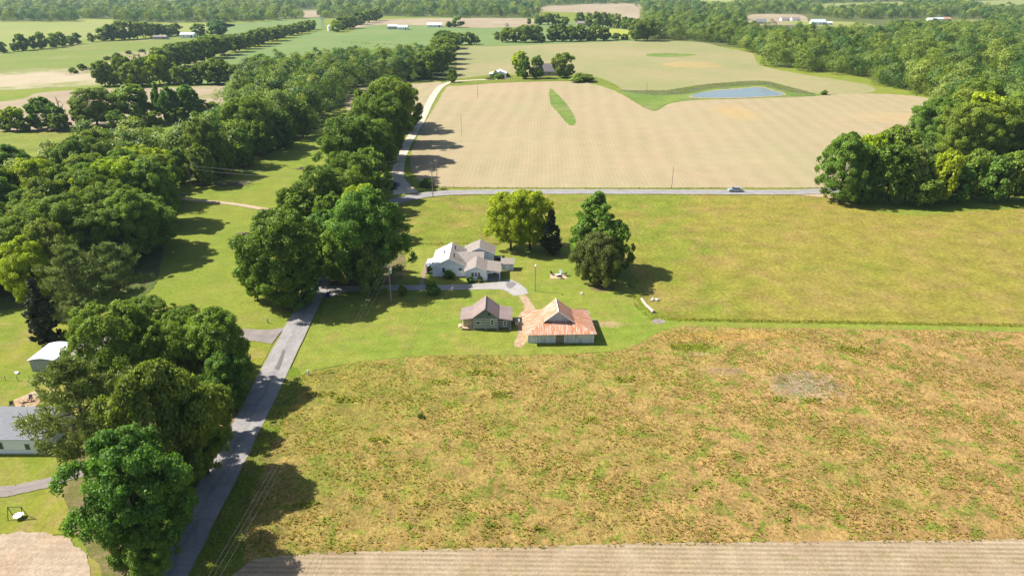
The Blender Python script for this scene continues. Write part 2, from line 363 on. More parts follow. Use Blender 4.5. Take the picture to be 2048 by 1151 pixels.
def field(name, px, z, mat, jit=.5, smooth=True, seed=0):
    pts = [G(*p) for p in px]
    if smooth: pts = smooth_closed(pts)
    rn = np.random.RandomState(seed + len(px)); out = []
    n = len(pts); ph = rn.uniform(0, 6.28, 6)
    for i in range(n):
        a = np.array(pts[i]); b = np.array(pts[(i + 1) % n]); L = np.linalg.norm(b - a)
        d = math.hypot(*a); step = max(.5, d / 300) if jit else 1e9
        k = max(1, min(200, int(L / step))); nr = np.array([-(b - a)[1], (b - a)[0]]) / max(L, 1e-6)
        for s in range(k):
            p = a + (b - a) * s / k
            j = jit * (.5 * math.sin(p[0] * .9 / max(jit, .3) + p[1] * .7 + ph[0]) + .6 * rn.uniform(-1, 1)) * max(1, d / 260) if jit else 0
            out.append(tuple(p + nr * j * .6))
    tris = tessellate_polygon([[Vector((p[0], p[1], 0)) for p in out]])
    me = bpy.data.meshes.new(name)
    fl = []
    for t in tris:
        a, b, c = (out[i] for i in t)
        cr = (b[0] - a[0]) * (c[1] - a[1]) - (b[1] - a[1]) * (c[0] - a[0])
        fl.append(t if cr > 0 else (t[0], t[2], t[1]))
    me.from_pydata([(p[0], p[1], z) for p in out], [], fl); me.materials.append(mat); me.update()
    o = bpy.data.objects.new(name, me); C.objects.link(o); tag(o, kind='structure'); return o
def road(name, px, widths, z, mat, ext0=None):
    pts = [G(*p) for p in px]
    if ext0: pts = [ext0] + pts; widths = [widths[0]] + list(widths)
    pw = smooth_open([(p[0], p[1], w_) for p, w_ in zip(pts, widths)], 10)
    V = []; F_ = []; across = []
    rn = random.Random(3)
    for i, p in enumerate(pw):
        a = pw[max(0, i - 1)]; b = pw[min(len(pw) - 1, i + 1)]
        d = np.array([b[0] - a[0], b[1] - a[1]]); d /= np.linalg.norm(d); nr = np.array([-d[1], d[0]])
        for q in (-1, -.5, 0, .5, 1):
            e = rn.uniform(-.06, .06) if abs(q) == 1 else 0
            V.append((p[0] + nr[0] * p[2] * (q / 2 + e * .5), p[1] + nr[1] * p[2] * (q / 2 + e * .5), z)); across.append(q)
    for i in range(len(pw) - 1):
        for k in range(4):
            a = i * 5 + k; F_.append((a, a + 5, a + 6, a + 1))
    me = bpy.data.meshes.new(name); me.from_pydata(V, [], [tuple(reversed(f)) for f in F_]); me.materials.append(mat)
    at = me.attributes.new('across', 'FLOAT', 'POINT'); at.data.foreach_set('value', across); me.update()
    # keep faces up
    if me.polygons[0].normal.z < 0: me.flip_normals()
    o = bpy.data.objects.new(name, me); C.objects.link(o); tag(o, kind='structure'); return o

g = MB(); g.poly([(-6400, -150, 0), (6400, -150, 0), (6400, 6800, 0), (-6400, 6800, 0)])
tag(g.build('ground', M['pasture']), kind='structure')
fz = .02
def L(k): return .004 + fz * k
# far country
field('forest_floor', [(-900, 44), (0, 43), (150, 43), (155, 38), (228, 38), (235, 45), (430, 45), (600, 38), (640, 38), (760, 33), (930, 36), (1075, 36), (1080, 18), (1270, 10), (1290, 70), (1500, 60), (1700, 75), (2048, 85), (3200, 110), (3200, -20), (-1500, -20)], L(1), M['forestfloor'], 0, False)
field('crop_field', [(-600, 47), (0, 46), (150, 45), (158, 40), (225, 40), (238, 47), (430, 47), (470, 52), (400, 62), (360, 70), (300, 72), (160, 80), (60, 92), (-40, 100), (-600, 105)], L(2), M['pale'], 0)
field('crop_field', [(-600, 110), (0, 104), (180, 84), (360, 73), (400, 72), (440, 74), (560, 60), (625, 60), (530, 85), (400, 130), (330, 160), (190, 172), (60, 178), (-40, 182), (-600, 200)], L(2), M['hay'], 0)
field('dry_field', [(-600, 225), (-20, 205), (80, 186), (200, 178), (330, 176), (450, 173), (452, 190), (430, 215), (300, 240), (120, 262), (0, 262), (-600, 285)], L(3), M['dry'], 0)
field('rough_pasture', [(-500, 268), (0, 266), (120, 264), (200, 262), (215, 285), (110, 305), (0, 300), (-500, 330)], L(3), M['rough'], .5)
field('green_crop_field', [(330, 168), (400, 130), (470, 108), (560, 84), (640, 62), (700, 66), (745, 41), (920, 37), (1070, 42), (1280, 50), (1290, 80), (1000, 92), (918, 92), (880, 120), (700, 150), (560, 165), (450, 170)], L(2), M['mint'], 0)
field('green_crop_field', [(440, 50), (600, 39), (640, 36), (650, 52), (630, 60), (560, 60), (480, 70), (430, 72)], L(2), M['mint'], 0)
field('dry_field', [(742, 42), (800, 38), (905, 37), (1060, 38), (1058, 52), (930, 56), (880, 52), (760, 50), (700, 58), (718, 50)], L(3), M['dry'], 0)
field('dry_field', [(606, 22), (640, 20), (640, 34), (606, 36)], L(3), M['dry'], 0, False)
field('crop_field', [(975, 22), (1140, 10), (1275, 8), (1285, 40), (1200, 30), (1140, 25), (1080, 23)], L(3), M['dry'], 0)
field('yellow_crop_field', [(1180, 58), (1235, 58), (1275, 66), (1275, 76), (1230, 76), (1190, 66)], L(4), M['olive'], 0)
field('dry_field', [(1500, 30), (1600, 30), (1610, 48), (1540, 50), (1505, 50)], L(3), M['dry'], 0)
field('crop_field', [(1560, 44), (1700, 44), (1750, 53), (1640, 53)], L(4), M['pale'], 0)
field('crop_field', [(1850, 41), (1960, 40), (1965, 47), (1860, 47)], L(4), M['hay'], 0)
field('crop_field', [(1395, -2), (1470, -2), (1478, 12), (1392, 14)], L(3), M['pale'], 0, False)
field('crop_field', [(1540, 12), (1800, 4), (1840, 14), (1690, 23)], L(3), M['pale'], 0)
field('crop_field', [(1940, 3), (2300, -3), (2300, 14), (1950, 18)], L(3), M['pale'], 0)
# middle fields
field('young_crop_field', [(908, 162), (914, 130), (917, 96), (1000, 93), (1250, 83), (1390, 84), (1450, 96), (1503, 106), (1520, 130), (1600, 148), (1680, 160), (1742, 172), (1740, 186), (1640, 190), (1500, 200), (1300, 200), (1200, 165), (1000, 158)], L(4), M['crop2'], .6)
field('crop_field', [(866, 374), (838, 362), (822, 335), (826, 296), (850, 246), (872, 210), (890, 180), (905, 171), (1000, 166), (1140, 163), (1200, 172), (1245, 190), (1275, 208), (1310, 222), (1345, 206), (1430, 199), (1570, 196), (1700, 188), (1800, 190), (1865, 200), (1878, 232), (1850, 270), (1780, 320), (1720, 360), (1650, 375), (1400, 376), (1100, 376)], L(5), M['crop'], .5)
field('crop_field', [(700, 180), (820, 168), (884, 162), (872, 178), (858, 205), (846, 232), (836, 240), (760, 240), (700, 230)], L(4), M['crop'], .3)
field('lawn', [(826, 168), (880, 160), (930, 156), (990, 150), (1060, 150), (1180, 152), (1240, 176), (1180, 163), (1050, 163), (1000, 166), (905, 172), (880, 164)], L(6), M['verge'], .3)
field('rough_grass_strip', [(1172, 158), (1205, 170), (1250, 183), (1310, 185), (1370, 180), (1420, 170), (1520, 163), (1565, 170), (1600, 182), (1650, 190), (1570, 194), (1480, 198), (1400, 200), (1340, 206), (1312, 221), (1285, 212), (1250, 190), (1215, 172)], L(7), M['drain'], .4)
field('reed_bank', [(1240, 181), (1330, 181), (1420, 168), (1520, 162), (1570, 172), (1630, 188), (1600, 188), (1552, 178), (1517, 171), (1420, 178), (1370, 188), (1300, 190)], L(8), M['reeds'], .4)
field('dry_ditch', [(130, 149), (165, 141), (210, 127), (270, 110), (330, 97), (372, 85), (360, 93), (300, 110), (235, 125), (190, 138), (150, 150)], L(6), M['dry'], .6)
field('pond_shore', [(1377, 194), (1420, 182.3), (1480, 177), (1519, 174), (1547, 181), (1571, 190.6), (1500, 196), (1420, 197)], L(9), M['dirt'], .3)
field('pond_water', [(1380, 193), (1420, 183), (1480, 178), (1518, 175), (1545, 182), (1567, 190), (1500, 195), (1420, 196)], L(10), M['water'], .2)
field('rough_grass_strip', [(1100, 178), (1112, 186), (1136, 212), (1152, 243), (1138, 250), (1118, 228), (1100, 205)], L(7), M['drain'], .5)
field('rough_grass_strip', [(1295, 108), (1340, 107), (1392, 110), (1350, 114), (1300, 113)], L(7), M['drain'], .3)
# near land
field('meadow', [(790, 412), (860, 396), (1000, 388), (1300, 389), (1560, 390), (1650, 392), (1800, 430), (2048, 418), (2700, 420), (2700, 668), (2048, 652), (1700, 645), (1345, 638), (1300, 610), (1262, 585), (1240, 520), (1100, 492), (800, 489)], L(2), M['meadow'], .3)
field('lawn', [(586, 752), (610, 690), (640, 640), (660, 592), (720, 590), (730, 489), (1000, 490), (1100, 492), (1240, 520), (1262, 585), (1330, 640), (1500, 646), (2048, 654), (2700, 672), (2700, 682), (2048, 664), (1500, 655), (1345, 656), (1260, 695), (1180, 706), (1000, 710), (860, 711), (740, 722), (640, 738)], L(4), M['lawn'], .3)
field('weedy_field', [(440, 1130), (500, 960), (540, 860), (590, 780), (600, 752), (660, 737), (760, 717), (860, 709), (1000, 708), (1190, 706), (1260, 694), (1345, 655), (1500, 653), (2048, 662), (2700, 676), (2900, 1100), (2048, 1090), (1300, 1100), (620, 1115), (500, 1125)], L(3), M['weeds'], .5)
field('verge', [(383, 1180), (436, 1044), (481, 946), (522, 856), (555, 790), (582, 735), (606, 752), (592, 790), (560, 850), (530, 930), (500, 1000), (470, 1180)], L(5), M['verge'], .3)
field('tilled_field', [(430, 1300), (465, 1150), (510, 1117), (620, 1107), (1300, 1086), (2048, 1079), (2900, 1075), (2900, 1300)], L(6), M['soil'], .3, False)
field('tilled_field', [(-400, 1074), (-100, 1066), (0, 1068), (60, 1064), (110, 1070), (140, 1078), (160, 1096), (176, 1120), (182, 1151), (190, 1300), (-400, 1300)], L(6), M['plain_soil'], .45, False)
field('yard', [(-400, 640), (0, 645), (90, 650), (200, 640), (330, 650), (460, 656), (556, 655), (545, 690), (480, 800), (400, 960), (300, 1100), (260, 1200), (170, 1200), (180, 1085), (130, 1070), (0, 1068), (-400, 1078)], L(3), M['yard'], .3)
field('leaf_litter', [(240, 1180), (150, 1060), (130, 960), (160, 900), (230, 800), (330, 730), (430, 740), (500, 770), (450, 870), (380, 1000), (320, 1180)], L(4), M['litter'], .4)
field('leaf_litter', [(560, 570), (620, 560), (700, 500), (800, 500), (800, 560), (700, 574), (640, 585), (590, 622), (560, 612)], L(5), M['litter'], .4)
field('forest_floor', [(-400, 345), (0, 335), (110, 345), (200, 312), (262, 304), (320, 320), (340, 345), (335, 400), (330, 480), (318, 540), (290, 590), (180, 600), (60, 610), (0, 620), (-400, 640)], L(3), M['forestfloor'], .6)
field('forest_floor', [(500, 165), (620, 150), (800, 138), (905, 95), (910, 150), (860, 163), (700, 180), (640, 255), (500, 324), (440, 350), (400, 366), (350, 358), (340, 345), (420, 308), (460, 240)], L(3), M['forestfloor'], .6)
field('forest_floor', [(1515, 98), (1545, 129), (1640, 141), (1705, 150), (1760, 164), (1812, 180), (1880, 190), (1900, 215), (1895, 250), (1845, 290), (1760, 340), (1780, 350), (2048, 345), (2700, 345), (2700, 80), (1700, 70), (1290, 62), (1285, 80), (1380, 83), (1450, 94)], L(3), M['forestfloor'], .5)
field('bare_dirt', [(1600, 391), (1660, 388), (1740, 392), (1700, 398), (1630, 394)], L(7), M['dirt'], .4)
# edges of taller grass are built further down; roads
road('road', [(337, 1151), (481.5, 876), (611, 622), (646, 556), (690, 480), (745, 424), (790, 403), (830, 394), (870, 388), (930, 385), (1040, 384), (1300, 384), (1560, 385), (1650, 382), (1700, 378), (1745, 369), (1800, 358), (1940, 352), (2060, 362), (2300, 380)],
     [5.1, 5.2, 5.2, 5.3, 5.5, 5.9, 6.2, 5.8, 5.8, 5.8, 5.7, 5.7, 5.7, 5.7, 5.6, 5, 4, 4, 4, 4], .17, M['asphalt'], ext0=(-40, 33))
road('gravel_lane', [(812, 388), (799, 362), (796, 346), (802, 316), (815, 287), (833, 257), (845, 236), (857, 210), (871, 186), (884, 172), (904, 164), (940, 161), (986, 159), (1012, 158)], [9, 5, 4.6, 4.4, 4.2, 4.2, 4.2, 4.4, 4.6, 4.6, 4.2, 4, 4, 5], .15, M['gravel'])
road('driveway', [(652, 584), (700, 578), (760, 576), (850, 576), (900, 575), (970, 573), (1010, 571), (1030, 578), (1042, 590)], [7, 3.4, 3.2, 3, 3.2, 3.6, 5.5, 5, 4], .13, M['gravel2'])
field('driveway', [(985, 572), (1000, 562), (1024, 560), (1034, 568), (1030, 576), (1000, 576)], .12, M['gravel2'], .3)
field('dirt_path', [(1038, 590), (1050, 588), (1064, 606), (1075, 628), (1056, 640), (1050, 690), (1030, 690), (1036, 660), (1030, 640), (1048, 618)], .11, M['dirt'], .4)
road('driveway', [(556, 672), (520, 671), (485, 670), (430, 672), (340, 690)], [7, 5.0, 5, 5, 5], .14, M['asphalt2'])
road('driveway', [(455, 905), (380, 905), (260, 925), (152, 948), (98, 965), (43, 977), (0, 984), (-200, 995)], [7, 3, 2.4, 2.4, 2.4, 2.4, 2.5, 3], .14, M['asphalt2'])
road('dirt_track', [(590, 428), (566, 424), (520, 417), (480, 410), (440, 405), (405, 402), (370, 398), (350, 392)], [2.2] * 8, .1, M['track'])
road('walkway', [(843, 574), (846, 555), (850, 538), (854, 522)], [.9] * 4, .1, M['brickpath'])
field('bare_dirt', [(1180, 573), (1200, 566), (1230, 575), (1215, 583), (1190, 582)], .1, M['litter'], .3)
field('gravel_ring', [(1305, 640), (1318, 638), (1331, 643), (1318, 648), (1306, 646)], .1, M['ring'], .1)
field('road_patch', [(549, 738), (556, 727), (566, 700), (571, 702), (566, 722), (558, 742)], .19, flat('dark_patch', (.11, .105, .105), .9), .05, False)
field('seal_patch', [(1012, 568), (1022, 564), (1032, 568), (1026, 575), (1016, 576)], .15, flat('seal', (.16, .15, .15), .9), .3)

# ---------------------------------------------------------------- trees
def env(shape, t):
    """crown radius (0..1) at relative height t of the crown"""
    if shape == 'round': return max(0.05, 1 - abs(2 * t - .86) ** 2.4 / 1.35) ** .5 if abs(2 * t - .86) < 1.13 else .05
    if shape == 'oak': return max(0.05, 1 - abs((t - .5) / .56) ** 2.8) ** .5
    if shape == 'tall': return (.45 + .55 * min(1, t / .25)) * max(.05, 1 - max(0, t - .2) / .84) ** .62
    if shape == 'cone': return (.6 + .4 * min(1, t / .15)) * max(.03, 1 - t) ** .8
    return 1
def leaf_cards(P_, N_, sz, rng, aspect=1.5, bend=.25):
    """rhombic leaf sprays at points P_ facing N_; folded along the middle"""
    k = len(P_)
    N_ = N_ / np.maximum(1e-6, np.linalg.norm(N_, axis=1, keepdims=True))
    a = rng.normal(size=(k, 3)); a -= N_ * np.sum(a * N_, 1, keepdims=True); a /= np.maximum(1e-6, np.linalg.norm(a, axis=1, keepdims=True))
    b = np.cross(N_, a)
    s = (sz * rng.uniform(.6, 1.25, k))[:, None]
    lift = N_ * s * bend
    v = np.stack([P_ - a * s * aspect * .5 - lift, P_ + b * s * .5 + lift * .3, P_ + a * s * aspect * .5 - lift, P_ - b * s * .5 + lift * .3], 1)
    return v.reshape(-1, 3)
def sphere_dirs(k, rng):
    d = rng.normal(size=(k, 3)); return d / np.linalg.norm(d, axis=1, keepdims=True)
def crown_pts(shape, rng, W, H, z0, nb, nl, rb, nd=1., nr=.75, no=.3):
    """returns (points, normals): lobes spread through the crown envelope, leaves on the lobes' outer faces"""
    t = rng.uniform(0, 1, nb) ** (1.6 if shape == 'cone' else 1.25 if shape == 'tall' else .9); th = rng.uniform(0, 2 * np.pi, nb)
    ph = rng.uniform(0, 6.28, 4); am = rng.uniform(.05, .16, 4)
    def mod(th, t): return 1 + am[0] * np.sin(2 * th + ph[0]) + am[1] * np.sin(3 * th + ph[1] + 3 * t) + am[2] * np.sin(5 * th + ph[2] - 4 * t)
    e = np.array([env(shape, q) for q in t]) * mod(th, t)
    r = e * np.sqrt(rng.uniform(.02 if shape == 'cone' else .25, 1, nb)) * rng.uniform(.92, 1.18, nb) * W / 2
    br = rb * rng.uniform(.6, 1.25, nb) * (.55 + .45 * e)
    r = np.maximum(0, r - br * .6)
    c = np.stack([r * np.cos(th), r * np.sin(th), z0 + br * .7 + t * (H - z0 - br * 1.4)], 1)
    wgt = br ** 2; wgt /= wgt.sum()
    b = rng.choice(nb, nl, p=wgt); d = sphere_dirs(nl, rng)
    d[:, 2] = d[:, 2] + .25; d /= np.linalg.norm(d, axis=1, keepdims=True)
    axis = np.array([0, 0, z0 + (H - z0) * .45]); out = c[b] - axis; out /= np.maximum(.1, np.linalg.norm(out, axis=1, keepdims=True))
    flip = np.sum(out * d, 1) < -.35; d[flip] *= -1
    rad = br[b] * (.45 + .8 * rng.uniform(0, 1, nl) ** .8)
    P_ = c[b] + d * rad[:, None] * np.array([1, 1, .85])
    N_ = d * nd + rng.normal(size=(nl, 3)) * nr + out * no
    return P_, N_, c
def trunk_mesh(H, r, z1, cents, rng, nlimb, mb=None, n=8):
    mb = mb or MB(); lean = rng.uniform(-.25, .25, 2)
    pts = [(0, 0, -.4), (0, 0, .3), (lean[0] * .3, lean[1] * .3, z1 * .6), (lean[0], lean[1], z1), (lean[0] * 1.6, lean[1] * 1.6, H * .55), (lean[0] * 2, lean[1] * 2, H * .82)]
    mb.tube(pts, [r * 1.5, r * 1.1, r * .9, r * .8, r * .45, r * .08], n)
    idx = rng.choice(len(cents), min(nlimb, len(cents)), replace=False)
    for i in idx:
        c = cents[i]; zb = min(c[2] * .8, z1 + rng.uniform(0, .35) * (H - z1)); st = np.array([lean[0], lean[1], zb])
        m = st * .45 + c * .55 + np.array([0, 0, -.06 * H * rng.uniform(0, 1)])
        mb.tube([st, m, c], [r * .4, r * .24, r * .07], 5, False)
    return mb
PROT = {}
def broad_proto(key, shape, W, H, z0, nb, nl, rb, leaf, seed, mat, trunkr, nlimb, one=False):
    rng = np.random.RandomState(seed)
    P_, N_, c = crown_pts(shape, rng, W, H, z0, nb, nl, rb)
    v = leaf_cards(P_, N_, leaf, rng)
    tm = trunk_mesh(H, trunkr, max(z0, H * .18), c, rng, nlimb, n=8 if not one else 5)
    if one:
        V = list(map(tuple, v)); k = len(V); nf = len(V) // 4
        co = np.concatenate([v, np.array(tm.v)]); idx = list(range(k)); fn = [4] * nf; mi = [0] * nf
        for f in tm.f: idx += [k + i for i in f]; fn.append(len(f)); mi.append(1)
        me = np_mesh('tree', co, fn, idx, (mat, M['bark']), mi)
        PROT[key] = (W, H, me, None)
    else:
        me = np_mesh('crown', v, [4] * (len(v) // 4), range(len(v)), (mat,))
        t = bpy.data.meshes.new('trunk'); t.from_pydata(tm.v, [], tm.f); t.materials.append(M['bark']); t.update()
        PROT[key] = (W, H, me, t)
def pine_proto(key, W, H, seed, mat, nbr=46, tufts=16, needles=34, nl=.55, z0=.22, width=.07):
    """open conifer: whorls of upswept branches carrying clumps of needle sprays"""
    rng = np.random.RandomState(seed); mb = MB()
    mb.tube([(0, 0, -.4), (0, 0, H * .3), (.2, 0, H * .6), (.1, .1, H * .97)], [.34, .27, .17, .03], 8)
    P_ = []; D_ = []
    for i in range(nbr):
        t = (i + rng.uniform(0, 1)) / nbr; z = H * (z0 + (.97 - z0) * t); th = i * 2.4 + rng.uniform(-.4, .4)
        ln = W / 2 * rng.uniform(.6, 1.12) * max(.16, (1 - max(0, t - .3) ** 1.5 * 1.5)) * (.75 + .4 * min(1, t / .3))
        up = rng.uniform(.02, .3) + .35 * t
        d = np.array([math.cos(th), math.sin(th), up]); d /= np.linalg.norm(d)
        s = np.array([0, 0, z]); m = s + d * ln * .55 - np.array([0, 0, ln * .04]); e = s + d * ln
        mb.tube([s, m, e], [.10, .065, .02], 5, False)
        for j in range(tufts):
            u = rng.uniform(.35, 1.03); side = rng.uniform(-1, 1) * (1.1 - u * .5) * ln * .3
            p = s + (e - s) * u + np.array([-math.sin(th), math.cos(th), 0]) * side + np.array([0, 0, rng.uniform(-.1, .3)])
            P_.append(p); D_.append(d * .5 + np.array([0, 0, .8]))
    P_ = np.array(P_); D_ = np.array(D_)
    k = len(P_) * needles
    pp = np.repeat(P_, needles, 0); dd = sphere_dirs(k, rng) + np.repeat(D_, needles, 0) * .6; dd /= np.linalg.norm(dd, axis=1, keepdims=True)
    b0 = pp + rng.normal(size=(k, 3)) * .22; s = nl * rng.uniform(.6, 1.2, k)[:, None]
    sd_ = np.cross(dd, sphere_dirs(k, rng)); sd_ /= np.maximum(1e-6, np.linalg.norm(sd_, axis=1, keepdims=True)); sd_ *= width
    v = np.stack([b0 - sd_ * .4, b0 + dd * s * .5 - sd_, b0 + dd * s, b0 + dd * s * .5 + sd_], 1).reshape(-1, 3)
    me = np_mesh('crown', v, [4] * k, range(4 * k), (mat,))
    t = bpy.data.meshes.new('trunk'); t.from_pydata(mb.v, [], mb.f); t.materials.append(M['bark']); t.update()
    PROT[key] = (W, H, me, t)
# high detail, for the trees that stand near
for s in range(4): broad_proto(('oak', 'hi', s), 'oak', 14, 19, 2.2, 230, 48000, 1.2, .28, 10 + s, M['oak'], .42, 14)
for s in range(3): broad_proto(('maple', 'hi', s), 'round', 14, 19, 1.6, 220, 48000, 1.25, .29, 20 + s, M['maple'], .36, 12)
for s in range(3): broad_proto(('lime', 'hi', s), 'oak', 13, 17, 2.0, 200, 42000, 1.15, .28, 30 + s, M['lime'], .36, 12)
for s in range(2): broad_proto(('tall', 'hi', s), 'tall', 12, 20, .8, 230, 46000, 1.15, .3, 40 + s, M['maple'], .34, 12)
for s in range(2): broad_proto(('olive', 'hi', s), 'round', 12, 11, .6, 150, 28000, 1.1, .27, 50 + s, M['olive_l'], .3, 12)
broad_proto(('dull', 'hi', 0), 'round', 12, 11, .5, 170, 34000, 1.1, .24, 57, M['dull'], .3, 12)
for s in range(2): broad_proto(('cedar', 'hi', s), 'cone', 7, 12, .2, 260, 34000, .85, .2, 60 + s, M['cedar'], .24, 10)
for s in range(3): pine_proto(('pine', 'hi', s), 13, 16, 70 + s, M['pine'])
# middle distance
for s in range(4): broad_proto(('oak', 'mid', s), 'oak', 14, 18, 1.2, 100, 8000, 1.6, .72, 110 + s, M['oak'], .4, 6)
for s in range(3): broad_proto(('maple', 'mid', s), 'round', 13, 18, 1.0, 95, 8000, 1.6, .72, 120 + s, M['maple'], .36, 6)
for s in range(2): broad_proto(('lime', 'mid', s), 'oak', 12, 17, 1.4, 90, 7000, 1.5, .7, 130 + s, M['lime'], .36, 6)
for s in range(2): broad_proto(('olive', 'mid', s), 'round', 12, 13, .8, 45, 5000, 1.7, .65, 150 + s, M['olive_l'], .3, 6)
broad_proto(('tall', 'mid', 0), 'tall', 11, 19, .8, 50, 6000, 1.8, .7, 140, M['maple'], .34, 6)
broad_proto(('cedar', 'mid', 0), 'cone', 7, 12, .3, 60, 5000, 1, .45, 160, M['cedar'], .24, 4)
pine_proto(('pine', 'mid', 0), 12, 15, 175, M['pine'], 36, 12, 14, .8, .25, .13)
# far, one mesh each
for s in range(4): broad_proto(('oak', 'lo', s), 'oak', 15, 17, 0.6, 40, 1700, 2.3, 1.5, 210 + s, M['oak'], .45, 3, True)
for s in range(3): broad_proto(('maple', 'lo', s), 'round', 14, 17, .5, 38, 1700, 2.2, 1.5, 220 + s, M['maple'], .4, 3, True)
broad_proto(('lime', 'lo', 0), 'oak', 12, 17, .8, 34, 1400, 2.1, 1.4, 230, M['lime'], .36, 3, True)
broad_proto(('olive', 'lo', 0), 'round', 12, 13, .6, 20, 1000, 2.2, 1.3, 250, M['olive_l'], .3, 3, True)
broad_proto(('cedar', 'lo', 0), 'cone', 7, 12, .3, 22, 700, 1.5, 1.0, 260, M['cedar'], .24, 3, True)
PROT[('tall', 'lo', 0)] = PROT[('maple', 'lo', 0)]; PROT[('pine', 'lo', 0)] = PROT[('olive', 'lo', 0)]
NV = {}
for (k, l, s) in PROT: NV[(k, l)] = max(NV.get((k, l), 0), s + 1)
NAMES = {'dull': 'shade_tree', 'oak': 'oak_tree', 'maple': 'maple_tree', 'lime': 'leafy_tree', 'tall': 'tall_tree', 'olive': 'shade_tree', 'cedar': 'cedar_tree', 'pine': 'pine_tree'}
LOOK = {'dull': 'grey olive round tree', 'oak': 'dark green broad tree', 'maple': 'mid green full tree', 'lime': 'bright yellow-green tree', 'tall': 'tall pointed green tree', 'olive': 'dull olive round tree', 'cedar': 'dark narrow cedar', 'pine': 'grey-green open pine'}
TREES = []          # (apparent size, kind, x, y, h, w, label, group, priority)
def T(cx, by, top, wpx, kind, label=None, group=None, pr=1):
    x, y = G(cx, by); h = solve_h(y, top); wd = .95 * wpx * depth(y, h * .5) / FP
    x = (cx - 1024) / FP * depth(y, h * .5)
    TREES.append([wpx * max(4, by - top) ** .5, kind, x, y, h, wd, label, group, pr])
ORD = 'first second third fourth fifth sixth seventh eighth ninth tenth eleventh twelfth'.split()
def row(lst, label, group, kinds=('oak',)):
    order = sorted(range(len(lst)), key=lambda i: lst[i][0])
    for i, t in enumerate(lst):
        k = t[4] if len(t) > 4 else kinds[i % len(kinds)]; q = order.index(i)
        if q < len(lst) / 2: pos = ORD[q] + ' from the left' if q else 'leftmost'
        else: q = len(lst) - 1 - q; pos = ORD[q] + ' from the right' if q else 'rightmost'
        lb = LOOK[k] + ', ' + pos + ' in the ' + label; T(t[0], t[1], t[2], t[3], k, lb, group)

# by the farmhouse
T(735, 568, 374, 142, 'maple', 'tall maple shading the drive, its bare lower trunk left of the white farmhouse')
T(690, 566, 432, 112, 'maple', 'low spreading maple over the road beside the driveway entrance')
T(735, 590, 490, 62, 'olive', 'small pale tree drooping over the driveway below the tall maple')
T(722, 478, 372, 88, 'lime', 'yellow-green treetop showing behind the tall maple')
T(562, 606, 424, 158, 'oak', 'large dark tree on the far side of the road, shading the blacktop')
T(505, 600, 470, 62, 'oak', 'low dark tree leaning out over the pasture beside the large dark tree')
T(1022, 500, 384, 92, 'lime', 'bright yellow-green tree with a visible trunk behind the farmhouse')
T(1060, 498, 381, 88, 'lime', 'bright yellow-green tree touching the dark cedar behind the farmhouse')
T(1102, 507, 421, 66, 'cedar', 'nearly black cedar standing right of the yellow-green trees')
T(1192, 536, 384, 122, 'tall', 'tall pointed green tree rising above the olive tree beside the fire pit')
T(1232, 548, 440, 62, 'maple', 'dark green side tree between the pointed tree and the meadow')
T(1195, 566, 464, 92, 'dull', 'round olive-grey tree in the yard right of the fire pit')
# left yard, near
T(168, 962, 722, 210, 'pine', 'big pine with long reaching boughs over the grey roofed house')
T(262, 1100, 862, 200, 'maple', 'bright green maple nearest the bottom edge of the road')
T(325, 975, 726, 190, 'olive', 'tall pale olive tree between the big pine and the road')
T(400, 950, 790, 110, 'oak', 'dark tree at the road edge in front of the pale olive tree')
T(235, 800, 612, 150, 'oak', 'broad dark oak over the hidden white house')
T(330, 790, 640, 120, 'oak', 'broad dark oak between the hidden house and the road')
T(300, 720, 596, 110, 'oak', 'dark oak behind the hidden white house')
T(435, 780, 616, 128, 'maple', 'leafy maple at the mouth of the asphalt driveway')
T(375, 740, 618, 90, 'oak', 'oak crown tucked behind the leafy driveway maple')
T(452, 812, 700, 92, 'maple', 'leafy low tree spreading over the road edge below the asphalt driveway')
T(418, 880, 770, 92, 'oak', 'shady low tree on the verge halfway down the roadside clump')
T(372, 965, 862, 96, 'oak', 'low dark tree leaning towards the blacktop beside the bright green maple')
T(330, 1060, 950, 100, 'maple', 'low green tree between the bright green maple and the blacktop')
T(292, 1145, 1050, 110, 'maple', 'low green tree at the bottom edge of the roadside clump')
T(590, 616, 530, 72, 'maple', 'low leafy tree hugging the road under the large dark tree')
T(622, 560, 470, 70, 'oak', 'dark tree between the large dark tree and the driveway entrance')
T(650, 515, 420, 70, 'maple', 'tree over the shaded road behind the low spreading maple')
T(80, 682, 556, 82, 'cedar', 'lone dark brownish cedar on the lawn above the white roofed shed')
T(232, 630, 488, 125, 'pine', 'dome shaped pine at the corner of the left wood')
T(148, 640, 494, 130, 'pine', 'wide soft pine between the cedar and the dome shaped pine')
T(160, 668, 590, 85, 'pine', 'low pine under the two larger pines')
T(60, 610, 478, 100, 'lime', 'pale yellow-green tree behind the lawn cedar')
T(100, 590, 440, 100, 'olive', 'pale olive tree in the wood behind the pines')
# row of oaks along the lane
ln = 'row along the gravel lane'
row([(640, 462, 332, 95), (690, 452, 338, 92), (602, 478, 388, 82), (662, 488, 388, 70), (580, 440, 375, 50)], 'shady clump above the junction', 'trees in the clump above the junction')
row([(706, 372, 232, 125), (752, 358, 240, 85), (745, 330, 196, 92), (770, 318, 185, 90), (782, 288, 158, 92), (806, 262, 166, 70), (735, 290, 178, 70), (780, 250, 152, 80)], ln, 'trees lining the gravel lane')
row([(888, 98, 61, 50), (896, 108, 68, 46), (884, 118, 74, 54), (890, 128, 86, 46), (872, 138, 88, 56), (862, 150, 95, 58), (850, 158, 104, 50), (905, 96, 66, 26)], 'line ending at the lone tree', 'trees in the far end of the lane tree line')
T(904, 165, 138, 17, 'oak', 'small lone round tree beside the bend of the gravel lane')
T(1038, 152, 103, 31, 'lime', 'yellow-green tree behind the leftmost dark tree at the far grey house')
